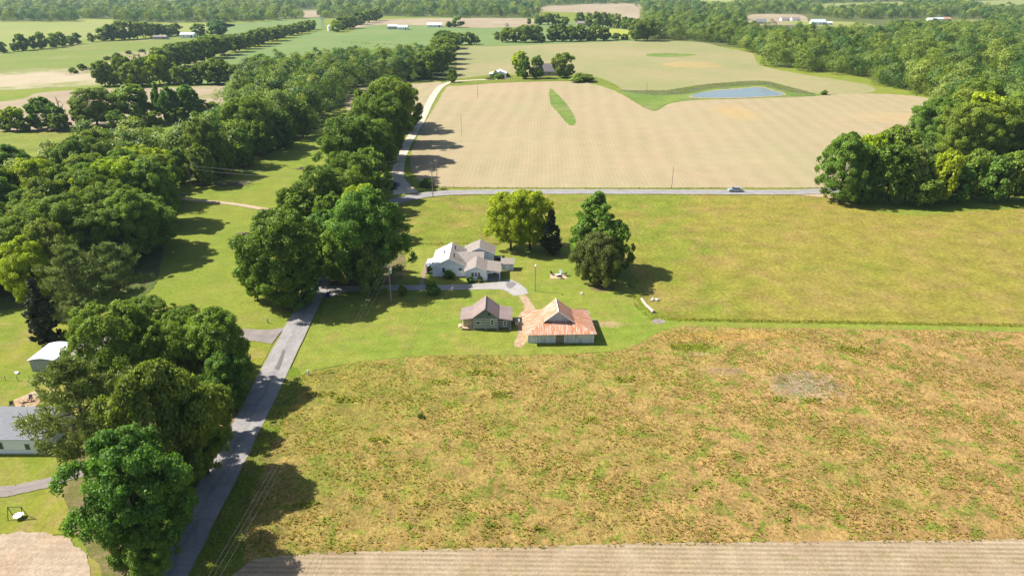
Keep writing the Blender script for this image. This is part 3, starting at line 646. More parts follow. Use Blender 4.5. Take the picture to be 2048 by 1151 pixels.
T(1047, 158, 118, 27, 'oak', 'dark tree in front of the yellow-green tree by the far grey house')
T(1073, 157, 113, 31, 'oak', 'round dark tree left of the far grey house')
T(1128, 156, 105, 44, 'oak', 'broad dark tree right of the far grey house')
# hedgerow left
row([(28, 262, 214, 40, 'lime'), (8, 262, 232, 30), (48, 263, 236, 34), (88, 258, 194, 62, 'maple'), (118, 262, 226, 36), (160, 256, 205, 36, 'olive'), (186, 252, 176, 88), (266, 246, 168, 78, 'maple'), (236, 262, 220, 40, 'maple'), (316, 240, 164, 28, 'tall'), (338, 243, 172, 40, 'maple'), (374, 240, 170, 52, 'maple'), (402, 240, 200, 32), (428, 236, 204, 30), (352, 246, 214, 40), (305, 252, 222, 34)],
    'left hedgerow by the bare field', 'trees in the left hedgerow')
row([(205, 172, 121, 40), (222, 172, 128, 34), (240, 172, 112, 34), (262, 173, 124, 48), (250, 170, 112, 30), (280, 171, 114, 32), (292, 172, 132, 36, 'lime'), (314, 168, 108, 40, 'lime'), (334, 168, 130, 30), (345, 166, 124, 26), (358, 170, 132, 30), (378, 169, 136, 28), (394, 169, 132, 28), (412, 168, 124, 40), (434, 168, 116, 50), (458, 168, 126, 42), (478, 167, 138, 30), (525, 160, 108, 60, 'maple'), (500, 166, 138, 34)],
    'clump beyond the bare field', 'trees in the clump beyond the bare field')
row([(300, 150, 112, 40), (325, 142, 96, 44), (345, 136, 88, 46), (366, 132, 84, 42), (386, 126, 80, 44), (405, 124, 78, 38), (420, 116, 70, 48), (445, 110, 70, 44), (468, 104, 68, 38), (490, 98, 66, 34), (508, 93, 60, 36), (525, 88, 56, 40), (545, 82, 54, 38), (562, 76, 50, 32), (580, 71, 50, 28), (596, 68, 45, 28), (610, 64, 42, 26), (622, 60, 40, 24)],
    'diagonal line between left fields', 'trees in the diagonal tree line')
row([(205, 82, 56, 26), (222, 81, 48, 28), (240, 80, 43, 30), (256, 79, 42, 30), (272, 78, 46, 26), (288, 77, 44, 28), (304, 75, 47, 26), (320, 74, 48, 24), (336, 73, 50, 24), (352, 71, 47, 24)], 'far grove by the farm shed', 'trees in the far left grove')
T(397, 72, 48, 30, 'oak', 'round tree left of the pair beyond the diagonal tree line'); T(435, 71, 40, 42, 'maple', 'broader tree right of the pair beyond the diagonal tree line')
row([(4, 106, 84, 20), (28, 103, 86, 18), (44, 101, 68, 27), (66, 99, 72, 16), (80, 98, 65, 24), (104, 95, 67, 26), (122, 92, 64, 24), (140, 90, 72, 16), (153, 88, 66, 18), (182, 84, 66, 14)], 'sparse far row of trees', 'trees in the sparse far left row')
row([(672, 64, 40, 24, 'lime'), (684, 60, 34, 26), (700, 57, 32, 32), (718, 50, 24, 28), (738, 46, 20, 28), (752, 42, 18, 26)], 'wedge beside the silver silo', 'trees beside the silo')
T(916, 55, 31, 23, 'maple', 'lone round tree in the far middle field')
row([(918, 90, 66, 28), (938, 89, 64, 24), (952, 89, 72, 18), (994, 80, 64, 14), (1006, 85, 62, 16), (1016, 84, 55, 28), (1032, 85, 56, 24), (1050, 85, 50, 32), (1070, 84, 50, 32), (1084, 85, 70, 16), (1106, 83, 50, 28), (1124, 83, 48, 28), (1142, 83, 52, 26), (1160, 82, 50, 26), (1178, 82, 58, 22), (1192, 82, 50, 28), (1210, 81, 55, 24), (1232, 80, 66, 20), (1250, 80, 68, 18), (1275, 82, 38, 36), (1296, 82, 36, 38)],
    'line behind the planted fields', 'trees in the tree line behind the planted fields')
row([(1058, 49, 37, 10), (1078, 50, 30, 22), (1096, 50, 26, 24), (1112, 50, 28, 22), (1130, 50, 34, 16), (1160, 49, 25, 20), (1178, 55, 26, 18), (1192, 56, 24, 20), (1206, 56, 25, 20), (1220, 56, 27, 20), (1234, 57, 28, 20), (1250, 58, 34, 20), (1262, 60, 36, 22)], 'far grove round the brown house', 'trees in the far grove')
# clump at the bend of the road, right
row([(1690, 404, 264, 98, 'maple'), (1738, 392, 268, 74, 'lime'), (1728, 406, 330, 60, 'maple'), (1782, 408, 290, 78, 'oak'), (1822, 404, 292, 70, 'olive'), (1862, 400, 310, 62, 'maple'), (1892, 408, 300, 50, 'lime'), (1920, 405, 330, 60, 'maple'), (1955, 396, 298, 66, 'oak'), (1990, 404, 312, 60, 'maple'), (2030, 402, 304, 70, 'oak'), (2080, 404, 290, 80, 'oak'), (1850, 412, 352, 66, 'oak')],
    'clump at the right road bend', 'trees in the clump at the right bend of the road')
T(1792, 360, 252, 82, 'oak', 'olive dark tree standing behind the clump at the road bend')

row([(358, 366, 296, 48, 'maple'), (400, 372, 288, 58, 'olive'), (440, 353, 274, 50, 'oak'), (482, 334, 256, 50, 'maple'), (522, 314, 238, 50), (562, 295, 220, 50, 'maple'), (602, 275, 204, 48)], 'front row of the middle wood', 'trees at the front of the middle wood')
T(698, 425, 306, 96, 'oak', 'dark green tree closing the gap between lane row and junction clump')
T(738, 400, 296, 76, 'maple', 'mid green tree beside the dark pickup at the start of the lane')
def in_poly(x, y, P_):
    c = False; j = len(P_) - 1
    for i in range(len(P_)):
        if (P_[i][1] > y) != (P_[j][1] > y) and x < (P_[j][0] - P_[i][0]) * (y - P_[i][1]) / (P_[j][1] - P_[i][1]) + P_[i][0]: c = not c
        j = i
    return c
WOODS = []
def wood(px, step, hmin, hmax, wmin, wmax, kinds, label, group, seed, frame=(-260, 2300), holes=()):
    poly = [G(*p) for p in px]; rn = random.Random(seed); hp = [[G(*p) for p in h] for h in holes]
    xs = [p[0] for p in poly]; ys = [p[1] for p in poly]
    y = min(ys); n = 0
    while y < max(ys):
        st = step * max(1, y / 900)
        x = max(min(xs), (frame[0] - 1024) / FP * y * .95 - 40); xe = min(max(xs), (frame[1] - 1024) / FP * y * .95 + 40)
        while x < xe:
            a = x + rn.uniform(-.42, .42) * st; b = y + rn.uniform(-.42, .42) * st
            if in_poly(a, b, poly) and not any(in_poly(a, b, h) for h in hp):
                q = rn.random(); k = kinds[int(q * len(kinds))]; sc_ = max(1, y / 1100) ** .5
                h = rn.uniform(hmin, hmax); wd = rn.uniform(wmin, wmax) * sc_
                Z = depth(b, h * .5); app = wd * FP / Z * (h * FP / Z) ** .5
                lb = label.replace('TREE', LOOK[k]) if label else None
                if lb: lb = ('tall ' if h > hmin + .66 * (hmax - hmin) else 'low ' if h < hmin + .33 * (hmax - hmin) else '') + lb + (', its near side' if b < min(ys) + .33 * (max(ys) - min(ys)) else ', its far side' if b > min(ys) + .66 * (max(ys) - min(ys)) else ', its middle'); lb = lb.replace('tall tall', 'tall')
                TREES.append([app, k, a, b, h, wd, lb, group, 0]); n += 1
            x += st
        y += st * .9
    return n
mix1 = ('oak', 'oak', 'maple', 'oak', 'maple', 'olive', 'lime')
wood([(-260, 390), (0, 374), (100, 384), (170, 352), (215, 326), (262, 316), (330, 330), (345, 350), (335, 380), (326, 430), (316, 480), (300, 530), (280, 568), (180, 560), (120, 540), (60, 590), (0, 605), (-260, 640)], 10.2, 13, 20, 12, 16, mix1, 'TREE in the left wood', 'trees in the left wood', 1)
wood([(500, 172), (560, 160), (620, 152), (700, 142), (800, 138), (850, 135), (850, 160), (800, 166), (700, 178), (690, 205), (640, 250), (560, 282), (500, 322), (445, 350), (400, 368), (355, 360), (330, 342), (395, 335), (430, 308), (455, 268), (478, 222), (490, 195)], 10.5, 15, 23, 13, 17, ('oak', 'oak', 'maple', 'oak', 'maple', 'olive'), 'TREE in the middle wood', 'trees in the middle wood', 2)
wood([(1512, 108), (1540, 134), (1600, 141), (1640, 146), (1700, 156), (1750, 170), (1800, 186), (1865, 196), (1886, 215), (1880, 250), (1836, 280), (1800, 318), (1780, 348), (1900, 344), (2048, 340), (2350, 340), (2500, 120), (2048, 88), (1760, 86), (1700, 86), (1500, 80), (1480, 66), (1290, 62), (1285, 78), (1380, 81), (1450, 92)], 15.5, 11, 26, 14, 22, ('oak', 'maple', 'oak', 'maple', 'olive', 'oak', 'oak', 'lime', 'maple'), 'TREE in the right wood', 'trees in the right wood', 3,
     holes=[[(1500, 46), (1610, 46), (1610, 62), (1640, 60), (1760, 60), (1760, 50), (1900, 40), (1900, 30), (1500, 30)]])
FAR = [(-900, 44), (0, 43), (150, 43), (155, 38), (228, 38), (235, 45), (430, 45), (520, 45), (600, 38), (606, 20), (640, 18), (642, 38), (760, 32), (930, 36), (1075, 36), (1080, 18), (1275, 10), (1290, 62), (1480, 60), (1500, 48), (1505, 32), (1610, 30), (1700, 40), (1900, 36), (2048, 50), (2048, 86), (2700, 110), (2700, -6), (-900, -6)]
wood(FAR, 18, 12, 25, 16, 23, ('oak', 'maple', 'oak'), None, None, 4, frame=(-120, 2180),
     holes=[[(975, 22), (1140, 10), (1275, 8), (1285, 40), (1080, 24)], [(1395, -2), (1470, -2), (1478, 15), (1392, 17)], [(1540, 12), (1800, 3), (1845, 17), (1680, 29)], [(1940, 1), (2300, -4), (2300, 20), (1950, 24)],
            [(1480, 28), (1620, 28), (1620, 42), (1700, 42), (1770, 54), (1770, 90), (1480, 90)], [(1840, 38), (1965, 38), (1970, 62), (1850, 62)], [(0, 30), (300, 26), (300, 24), (0, 27)], [(1280, 18), (1380, 20), (1380, 23), (1280, 22)]])
wood([(2048, 50), (2048, 88), (1760, 86), (1775, 66), (1840, 62), (1850, 64), (1970, 64), (1975, 50)], 11, 13, 19, 12, 16, ('oak', 'maple'), None, None, 5)
TREES.sort(key=lambda t: (-t[8], -t[0]))
N_IND = 286
def lod(t):
    wpx = t[5] * FP / depth(t[3], t[4] * .5)
    return 'hi' if wpx > 78 else 'mid' if wpx > 30 else 'lo'
rt = random.Random(11)
fore = [t for t in TREES if t[8]]; rest = sorted([t for t in TREES if not t[8] and t[7]], key=lambda t: -t[0])
single = fore + rest[:max(0, N_IND - len(fore))]
keep = set(id(t) for t in single)
mass = [t for t in TREES if id(t) not in keep]
for t in single:
    app, k, x, y, h, wd, lb, gp, pr = t
    l = lod(t); W_, H_, me, tk = PROT[(k, l, rt.randrange(NV[(k, l)]))]
    sx = wd / W_; rz = rt.uniform(0, 6.28)
    if tk is None:
        o = bpy.data.objects.new(NAMES[k], me); C.objects.link(o); root = o
    else:
        root = bpy.data.objects.new(NAMES[k], None); C.objects.link(root)
        o = bpy.data.objects.new('crown', me); C.objects.link(o); o.parent = root
        o = bpy.data.objects.new('trunk', tk); C.objects.link(o); o.parent = root
    root.location = (x, y, 0); root.scale = (sx, sx, h / H_); root.rotation_euler = (0, 0, rz)
    tag(root, lb, 'tree', gp)
# the woodland beyond the counted trees: one mass per wood
def mass_mesh(name, trees, mat, label):
    rng = np.random.RandomState(5); V = []; TI = []
    for (app, k, x, y, h, wd, lb, gp, pr) in trees:
        px = wd * FP / depth(y, h * .5)
        nl = int(np.clip(px * px * 1.3, 70, 1500)); nb = 16 if px > 16 else 7
        shape = 'round'
        z0 = 0; leaf = (wd * h) ** .5 * (1.55 / nl ** .5) * 1.05
        P_, N_, c = crown_pts(shape, rng, wd, h, z0, nb, nl, wd * (.2 if nb > 7 else .25), .6, .45, 1.0)
        v = leaf_cards(P_, N_, leaf, rng, 1.25); v[:, 0] += x; v[:, 1] += y
        V.append(v); TI.append(np.full(nl, rng.uniform(0, 1)))
    v = np.concatenate(V); ti = np.concatenate(TI)
    me = np_mesh(name, v, np.full(len(v) // 4, 4), np.arange(len(v)), (mat,), None, ti)
    o = bpy.data.objects.new(name, me); C.objects.link(o); tag(o, label, 'woodland', None, 'stuff'); return len(ti)
ml = [t for t in mass if t[7] == 'trees in the left wood']; mm = [t for t in mass if t[7] == 'trees in the middle wood']
mr = [t for t in mass if t[7] == 'trees in the right wood']; mf = [t for t in mass if not t[7]]
cnt = []
for nm, tl, lb in (('woodland', ml, 'rest of the dense wood left of the bright pasture'), ('woodland', mm, 'rest of the middle wood behind the pasture'), ('woodland', mr, 'far reach of the big wood filling the right side'), ('far_forest', mf, 'hazy forest closing the land along the top of the view')):
    if tl: cnt.append((len(tl), mass_mesh(nm, tl, M['wood'], lb)))
print('TREES', len(single), len(fore), 'mass', cnt)

# ---------------------------------------------------------------- buildings
def at_thing(name, label, cat, x, y, group=None): return thing(name, label, cat, (x, y, 0), 0, group)
def part(mb, name, mat, root, par=None, smooth=False, z=0):
    """mb holds land coordinates; the part hangs under root (or under a part of it)"""
    o = mb.build(name, mat, par or root, smooth)
    if par is None: o.location = (-root.location.x, -root.location.y, 0)
    return o
def window_f(root, x, y, z, w_, h_, wall='y', panes=2):
    """window in a wall facing the viewer (y) or facing +x"""
    f = MB(); p = MB(); t = .07
    if wall == 'y':
        f.box(x - w_ / 2 - t, x + w_ / 2 + t, y - .06, y - .003, z + h_ / 2, z + h_ / 2 + t); f.box(x - w_ / 2 - t, x + w_ / 2 + t, y - .08, y - .003, z - h_ / 2 - t, z - h_ / 2)
        f.box(x - w_ / 2 - t, x - w_ / 2, y - .06, y - .003, z - h_ / 2, z + h_ / 2); f.box(x + w_ / 2, x + w_ / 2 + t, y - .06, y - .003, z - h_ / 2, z + h_ / 2)
        if panes > 1: f.box(x - w_ / 2, x + w_ / 2, y - .05, y - .003, z - .025, z + .025)
        p.box(x - w_ / 2, x + w_ / 2, y - .03, y - .004, z - h_ / 2, z - .025 if panes > 1 else z + h_ / 2)
        if panes > 1: p.box(x - w_ / 2, x + w_ / 2, y - .03, y - .004, z + .025, z + h_ / 2)
    else:
        f.box(y + .003, y + .06, x - w_ / 2 - t, x + w_ / 2 + t, z + h_ / 2, z + h_ / 2 + t); f.box(y + .003, y + .08, x - w_ / 2 - t, x + w_ / 2 + t, z - h_ / 2 - t, z - h_ / 2)
        f.box(y + .003, y + .06, x - w_ / 2 - t, x - w_ / 2, z - h_ / 2, z + h_ / 2); f.box(y + .003, y + .06, x + w_ / 2, x + w_ / 2 + t, z - h_ / 2, z + h_ / 2)
        p.box(y + .004, y + .03, x - w_ / 2, x + w_ / 2, z - h_ / 2, z + h_ / 2)
    o = part(f, 'window', M['trimw'], root)
    part(p, 'pane', M['glass'], root, o)
    return o
def gable_y(x0, x1, xr, ze, zr, y0, y1, ov=.35, t=.12, endov=.35):
    """roof slabs of a gable with its ridge along y"""
    sl_ = (zr - ze) / (xr - x0); sr = (zr - ze) / (x1 - xr); m = MB()
    m.slab([(x0 - ov, y0 - endov, ze - ov * sl_ + t), (xr, y0 - endov, zr + t), (xr, y1 + endov, zr + t), (x0 - ov, y1 + endov, ze - ov * sl_ + t)], t)
    m.slab([(xr, y0 - endov, zr + t), (x1 + ov, y0 - endov, ze - ov * sr + t), (x1 + ov, y1 + endov, ze - ov * sr + t), (xr, y1 + endov, zr + t)], t)
    return m
# white farmhouse
fh = at_thing('farmhouse', 'white farmhouse with joined grey gable roofs and a corner porch', 'house', -12, 158)
wl = MB(); wl.prism_y([(-19.3, 0), (-11.1, 0), (-11.1, 2.7), (-15.2, 4.75), (-19.3, 2.7)], 152.8, 163.4)
wl.prism_x([(154.9, 0), (162.5, 0), (162.5, 2.68), (158.7, 4.0), (154.9, 2.68)], -11.09, -7.3)
wl.prism_y([(-11.0, 0), (-6.1, 0), (-6.1, 2.7), (-8.6, 3.75), (-11.0, 2.7)], 150.1, 156.3)
wl.prism_y([(-12.0, 0), (-4.6, 0), (-4.6, 2.7), (-8.2, 4.35), (-12.0, 2.7)], 161.3, 166.7)
wl.box(-6.09, -3.1, 154.2, 156.2, 0, 2.4)
part(wl, 'wall', M['white'], fh)
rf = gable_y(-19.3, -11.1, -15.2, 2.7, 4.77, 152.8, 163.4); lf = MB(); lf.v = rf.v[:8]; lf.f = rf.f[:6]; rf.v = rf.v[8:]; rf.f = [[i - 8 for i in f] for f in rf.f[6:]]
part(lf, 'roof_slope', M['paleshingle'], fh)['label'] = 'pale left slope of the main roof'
rf.slab([(-15.0, 154.4, 2.7), (-6.9, 154.4, 2.7), (-6.9, 158.7, 4.2), (-15.0, 158.7, 4.2)], .12)
rf.slab([(-15.0, 158.7, 4.2), (-6.9, 158.7, 4.2), (-6.9, 163.0, 2.7), (-15.0, 163.0, 2.7)], .12)
rf.slab([(-11.45, 149.75, 2.62), (-8.6, 149.75, 3.92), (-8.6, 156.6, 3.92), (-11.45, 156.6, 2.62)], .12)
rf.slab([(-8.6, 149.75, 3.92), (-6.0, 149.75, 2.9), (-6.0, 156.6, 2.9), (-8.6, 156.6, 3.92)], .12)
rf.slab([(-6.0, 149.95, 2.9), (-2.7, 149.95, 2.5), (-2.7, 156.5, 2.5), (-6.0, 156.5, 2.9)], .12)
g2 = gable_y(-12.0, -4.6, -8.2, 2.7, 4.37, 161.3, 166.7)
b0 = len(rf.v); rf.v += g2.v; rf.f += [[b0 + i for i in f] for f in g2.f]
rfo = part(rf, 'roof', M['shingle'], fh)
for (x, y, z) in ((-16.6, 157.3, 4.1), (-14.2, 160.0, 4.3), (-14.1, 154.8, 4.3)):
    part(MB().tube([(x, y, z - .3), (x, y, z + .75)], .13, 8).tube([(x, y, z + .75), (x, y, z + .95)], [.24, .2], 8), 'roof_vent', M['dark'], fh, rfo)
tr = MB()
for (xa, za, xb, zb, y) in ((-19.65, 2.6, -15.2, 4.83, 152.40), (-15.2, 4.83, -10.75, 2.6, 152.40), (-11.45, 2.56, -8.6, 3.86, 149.70), (-8.6, 3.86, -6.0, 2.84, 149.70), (-12.35, 2.62, -8.2, 4.43, 160.9), (-8.2, 4.43, -4.25, 2.62, 160.9)):
    tr.prism_y([(xa, za - .14), (xb, zb - .14), (xb, zb + .05), (xa, za + .05)], y, y + .04)
tr.box(-6.0, -2.72, 149.9, 149.94, 2.3, 2.46)
part(tr, 'fascia', M['trimw'], fh)
for a in ((-16.6, 152.8, 1.75, .66, 1.2), (-12.55, 152.8, 2.0, .8, .65), (-9.4, 150.1, 1.75, .58, 1.0), (-8.65, 150.1, 1.75, .58, 1.0), (-7.9, 150.1, 1.75, .58, 1.0)): window_f(fh, *a)
pch = part(MB().box(-6.05, -2.8, 150.2, 154.2, 0, .14), 'porch_floor', M['grey'], fh)
for x in (-5.95, -2.95): part(MB().box(x - .06, x + .06, 150.35, 150.47, .14, 2.4), 'porch_post', M['trimw'], fh)
part(MB().box(-4.6, -3.7, 154.13, 154.19, .14, 2.1), 'door', M['dark'], fh)
part(MB().box(-21.0, -19.4, 154.6, 158.6, 0, .4).box(-21.0, -20.9, 154.6, 158.6, .4, 1.2), 'side_deck', M['grey'], fh)
part(MB().slab([(-21.1, 154.2, 2.2), (-19.5, 154.2, 2.5), (-19.5, 158.9, 2.5), (-21.1, 158.9, 2.2)], .1), 'side_porch_roof', M['trimw'], fh)
for y in (154.4, 156.5, 158.6): part(MB().box(-21.0, -20.9, y - .06, y + .06, .4, 2.15), 'porch_post', M['trimw'], fh)
# garden shed by the farmhouse
sh = at_thing('garden_shed', 'small white shed with a sloping grey roof beside the farmhouse porch', 'shed', -1.1, 157.5)
part(MB().prism_x([(156.5, 0), (158.6, 0), (158.6, 2.3), (156.5, 1.85)], -2.6, .4), 'wall', striped('white_board_wall', (.62, .66, .7), (.45, .48, .52), 0, .3, .12), sh)
part(MB().slab([(-2.8, 156.2, 1.9), (.6, 156.2, 1.9), (.6, 158.9, 2.5), (-2.8, 158.9, 2.5)], .1), 'roof', M['shingle'], sh)
part(MB().box(-1.7, -.6, 156.44, 156.49, .05, 1.7), 'door', M['trimw'], sh)
x, y = G(998, 522)
bx_ = at_thing('utility_tank', 'black box shaped tank standing between farmhouse and small shed', 'tank', x, y)
part(MB().box(x - .7, x + .7, y - .45, y + .45, .1, 1.1), 'body', M['dark'], bx_); part(MB().box(x - .78, x + .78, y - .52, y + .52, 1.1, 1.2), 'lid', M['greyroof'], bx_)
# log cabin
cb = at_thing('log_cabin', 'dark log cabin with chinked walls, brown metal roof and side lean-tos', 'cabin', -5.4, 127.5)
part(MB().box(-8.05, -2.85, 124.9, 130.8, .4, 2.9), 'log_wall', M['log'], cb)
part(MB().prism_y([(-8.05, 2.9), (-2.85, 2.9), (-5.45, 4.9)], 124.95, 130.75), 'gable_wall', M['gableboard'], cb)
part(MB().box(-2.85, -.15, 125.2, 130.7, .4, 2.25), 'lean_to_wall', M['leanboard'], cb)
c1 = gable_y(-8.05, -2.85, -5.45, 2.95, 5.0, 124.9, 130.8, .12, .06, .3)
c1.slab([(-10.75, 125.3, 2.25), (-8.1, 124.7, 2.85), (-8.1, 131.0, 2.85), (-10.75, 130.8, 2.25)], .06)
c1.slab([(-2.8, 124.7, 2.85), (.1, 124.9, 2.3), (.1, 131.1, 2.3), (-2.8, 131.1, 2.85)], .06)
c1.tube([(-5.45, 124.6, 5.08), (-5.45, 131.1, 5.08)], .07, 5)
part(c1, 'roof', M['brownmetal'], cb)
for x in (-7.9, -5.4, -3.0, -.4, -10.3): part(MB().prism_y([(x - .28, 0), (x + .28, 0), (x + .14, .4), (x - .14, .4)], 124.95, 125.4), 'pier', M['grey'], cb)
part(MB().box(-10.4, -8.06, 124.9, 130.6, .32, .45), 'porch_floor', M['tanboard'], cb)
part(MB().box(-10.1, -8.3, 125.6, 125.7, .45, 2.25), 'porch_screen', M['tanboard'], cb)
for x in (-10.3, -8.25): part(MB().box(x - .07, x + .07, 124.95, 125.09, .45, 2.4), 'porch_post', M['grey'], cb)
part(MB().box(-11.2, -10.4, 126.0, 127.4, 0, .2).box(-10.85, -10.4, 126.0, 127.4, .2, .36), 'step', M['tanboard'], cb)
for a in ((-7.0, 124.9, 1.75, .8, .6, 'y', 1), (-4.05, 124.9, 1.85, .55, 1.15), (-1.45, 125.2, 1.5, .5, 1.05)): window_f(cb, *a)
part(MB().box(-4.9, -4.4, 124.9, 124.945, 3.45, 3.95), 'loft_vent', M['dark'], cb)
x, y = 1.1, 127.6
bb = at_thing('storage_box', 'pale wooden box in the gap between log cabin and rusty barn', 'box', x, y)
part(MB().box(x - .45, x + .45, y - .5, y + .5, .1, .9), 'body', M['tanboard'], bb); part(MB().slab([(x - .52, y - .58, .92), (x + .52, y - .58, .92), (x + .52, y + .58, 1.05), (x - .52, y + .58, 1.05)], .08), 'lid', M['grey'], bb)
# barn
bn = at_thing('barn', 'weathered barn with a rusty tin hip roof and raised centre gable', 'barn', 9.4, 124)
part(MB().box(3.3, 8.75, 119.4, 119.55, 0, 2.45).box(10.35, 16.3, 119.4, 119.55, 0, 2.45).box(3.15, 3.3, 119.4, 128.9, 0, 2.3).box(16.15, 16.3, 119.55, 129.0, 0, 2.3).box(3.3, 16.15, 128.85, 129.0, 0, 2.3).box(8.75, 10.35, 119.4, 119.55, 2.25, 2.45), 'wall', M['barnboard'], bn)
part(MB().box(8.75, 10.35, 119.44, 119.5, .05, 2.25), 'door', flat('bare_grey_brown_boards', (.22, .2, .13), .9, var=.3), bn)
gl, gr, gy0, gy1, zg = 6.4, 12.3, 121.9, 127.3, 3.75
br1 = MB(); br1.slab([(2.9, 118.2, 2.45), (16.75, 118.7, 2.45), (gr + .2, gy0 + .1, zg - .08), (gl - .2, gy0 + .1, zg - .08)], .06)
br1.slab([(gl, gy1, zg), (gr, gy1, zg), (16.0, 129.9, 2.5), (1.9, 128.4, 2.5)][::1], .06)
part(br1, 'roof', M['rust'], bn)
br2 = MB(); br2.slab([(2.9, 118.2, 2.44), (gl - .2, gy0 + .1, zg - .09), (gl, gy1, zg), (1.9, 128.4, 2.44)], .06)
br2.slab([(gr + .2, gy0 + .1, zg - .09), (16.75, 118.7, 2.44), (16.0, 129.9, 2.44), (gr, gy1, zg)], .06)
br2.slab([(gl - .15, 121.4, zg - .05), (9.25, 121.4, 6.1), (9.0, gy1 + .2, 6.1), (gl, gy1 + .2, zg)], .06)
br2.slab([(9.25, 121.4, 6.1), (gr + .15, 121.4, zg - .05), (gr, gy1 + .2, zg), (9.0, gy1 + .2, 6.1)], .06)
part(br2, 'roof', M['rust2'], bn)
part(MB().prism_y([(gl + .1, zg - .3), (gr - .1, zg - .3), (gr - .1, zg - .05), (9.25, 5.95), (gl + .1, zg - .05)], 122.0, 127.2), 'gable_wall', M['barngable'], bn)
tr = MB(); tr.prism_y([(gl - .15, zg - .22), (9.25, 5.93), (9.25, 6.13), (gl - .15, zg)], 121.34, 121.38); tr.prism_y([(9.25, 5.93), (gr + .15, zg - .22), (gr + .15, zg), (9.25, 6.13)], 121.34, 121.38)
tr.tube([(9.25, 121.35, 6.12), (9.0, gy1 + .2, 6.12)], .08, 5)
part(tr, 'fascia', M['trimw'], bn)
# white roofed shed, left yard
x0, x1, y0, y1 = -88.6, -84.0, 108.6, 114.6
ws = at_thing('yard_shed', 'grey sided shed with a curved white metal roof in the left yard', 'shed', -86.3, 111.6)
part(MB().box(x0, x1, y0, y1, 0, 2.5), 'wall', M['greysiding'], ws)
r_ = MB(); xs_ = [x0 - .15 + (x1 - x0 + .3) * i / 6 for i in range(7)]; zs_ = [2.42 + .42 * math.sin(math.pi * i / 6) for i in range(7)]
for i in range(6): r_.slab([(xs_[i], y0 - .25, zs_[i] + .1), (xs_[i + 1], y0 - .25, zs_[i + 1] + .1), (xs_[i + 1], y1 + .25, zs_[i + 1] + .1), (xs_[i], y1 + .25, zs_[i] + .1)], .08)
part(r_, 'roof', M['whitemetal'], ws)
window_f(ws, y0 + 1.6, x1, 1.6, .5, .7, 'x'); window_f(ws, y0 + 2.4, x1, 1.6, .5, .7, 'x')
part(MB().box(x1 + .004, x1 + .05, y0 + 3.6, y0 + 4.6, .05, 2.05), 'door', M['dark'], ws)
def simple_house(name, label, x, y, w_, d_, ze, zr, wall, roof, along='y', wins=(), ov=.35, rz=0, cat='house', door=None, chim=False):
    h = thing(name, label, cat, (x, y, 0), rz)
    m = MB()
    if along == 'y':
        m.prism_y([(-w_ / 2, 0), (w_ / 2, 0), (w_ / 2, ze), (0, zr), (-w_ / 2, ze)], -d_ / 2, d_ / 2)
        r2 = gable_y(-w_ / 2, w_ / 2, 0, ze, zr + .02, -d_ / 2, d_ / 2, ov)
    else:
        m.prism_x([(-d_ / 2, 0), (d_ / 2, 0), (d_ / 2, ze), (0, zr), (-d_ / 2, ze)], -w_ / 2, w_ / 2)
        q = (zr - ze) / (d_ / 2); r2 = MB(); e = ov
        r2.slab([(-w_ / 2 - e, -d_ / 2 - e, ze - e * q + .14), (w_ / 2 + e, -d_ / 2 - e, ze - e * q + .14), (w_ / 2 + e, 0, zr + .14), (-w_ / 2 - e, 0, zr + .14)], .12)
        r2.slab([(-w_ / 2 - e, 0, zr + .14), (w_ / 2 + e, 0, zr + .14), (w_ / 2 + e, d_ / 2 + e, ze - e * q + .14), (-w_ / 2 - e, d_ / 2 + e, ze - e * q + .14)], .12)
    m.build('wall', wall, h); ro = r2.build('roof', roof, h)
    if chim: MB().box(w_ * .2, w_ * .2 + .8, -.2, .6, zr - .6, zr + 1.0).build('chimney', M['brickpath'], ro)
    for (wx, wz, ww, wh) in wins:
        f = MB().box(wx - ww / 2 - .08, wx + ww / 2 + .08, -d_ / 2 - .05, -d_ / 2 - .003, wz - wh / 2 - .08, wz + wh / 2 + .08).build('window', M['trimw'], h)
        MB().box(wx - ww / 2, wx + ww / 2, -d_ / 2 - .08, -d_ / 2 - .052, wz - wh / 2, wz + wh / 2).build('pane', M['glass'], f)
    if door: MB().box(door[0] - door[1] / 2, door[0] + door[1] / 2, -d_ / 2 - .06, -d_ / 2 - .003, .02, door[2]).build('door', door[3], h)
    return h
x, y = G(245, 712); simple_house('white_house', 'white house almost hidden under the broad dark oaks', x, y, 13, 8, 2.8, 4.8, M['white'], M['shingle'], 'x', ((-3, 1.6, 1, 1.2), (1, 1.6, 1, 1.2), (4, 1.6, 1, 1.2)))
x, y = G(20, 900); simple_house('grey_roofed_house', 'white house with a charcoal roof cut by the left edge', x - 1.5, y + 3.2, 15, 8.2, 2.9, 4.9, M['white'], M['greyroof'], 'x', ((5.2, 1.4, .7, 1.0), (1, 1.6, 1, 1.2)), door=(-3, 1, 2.05, M['dark']))
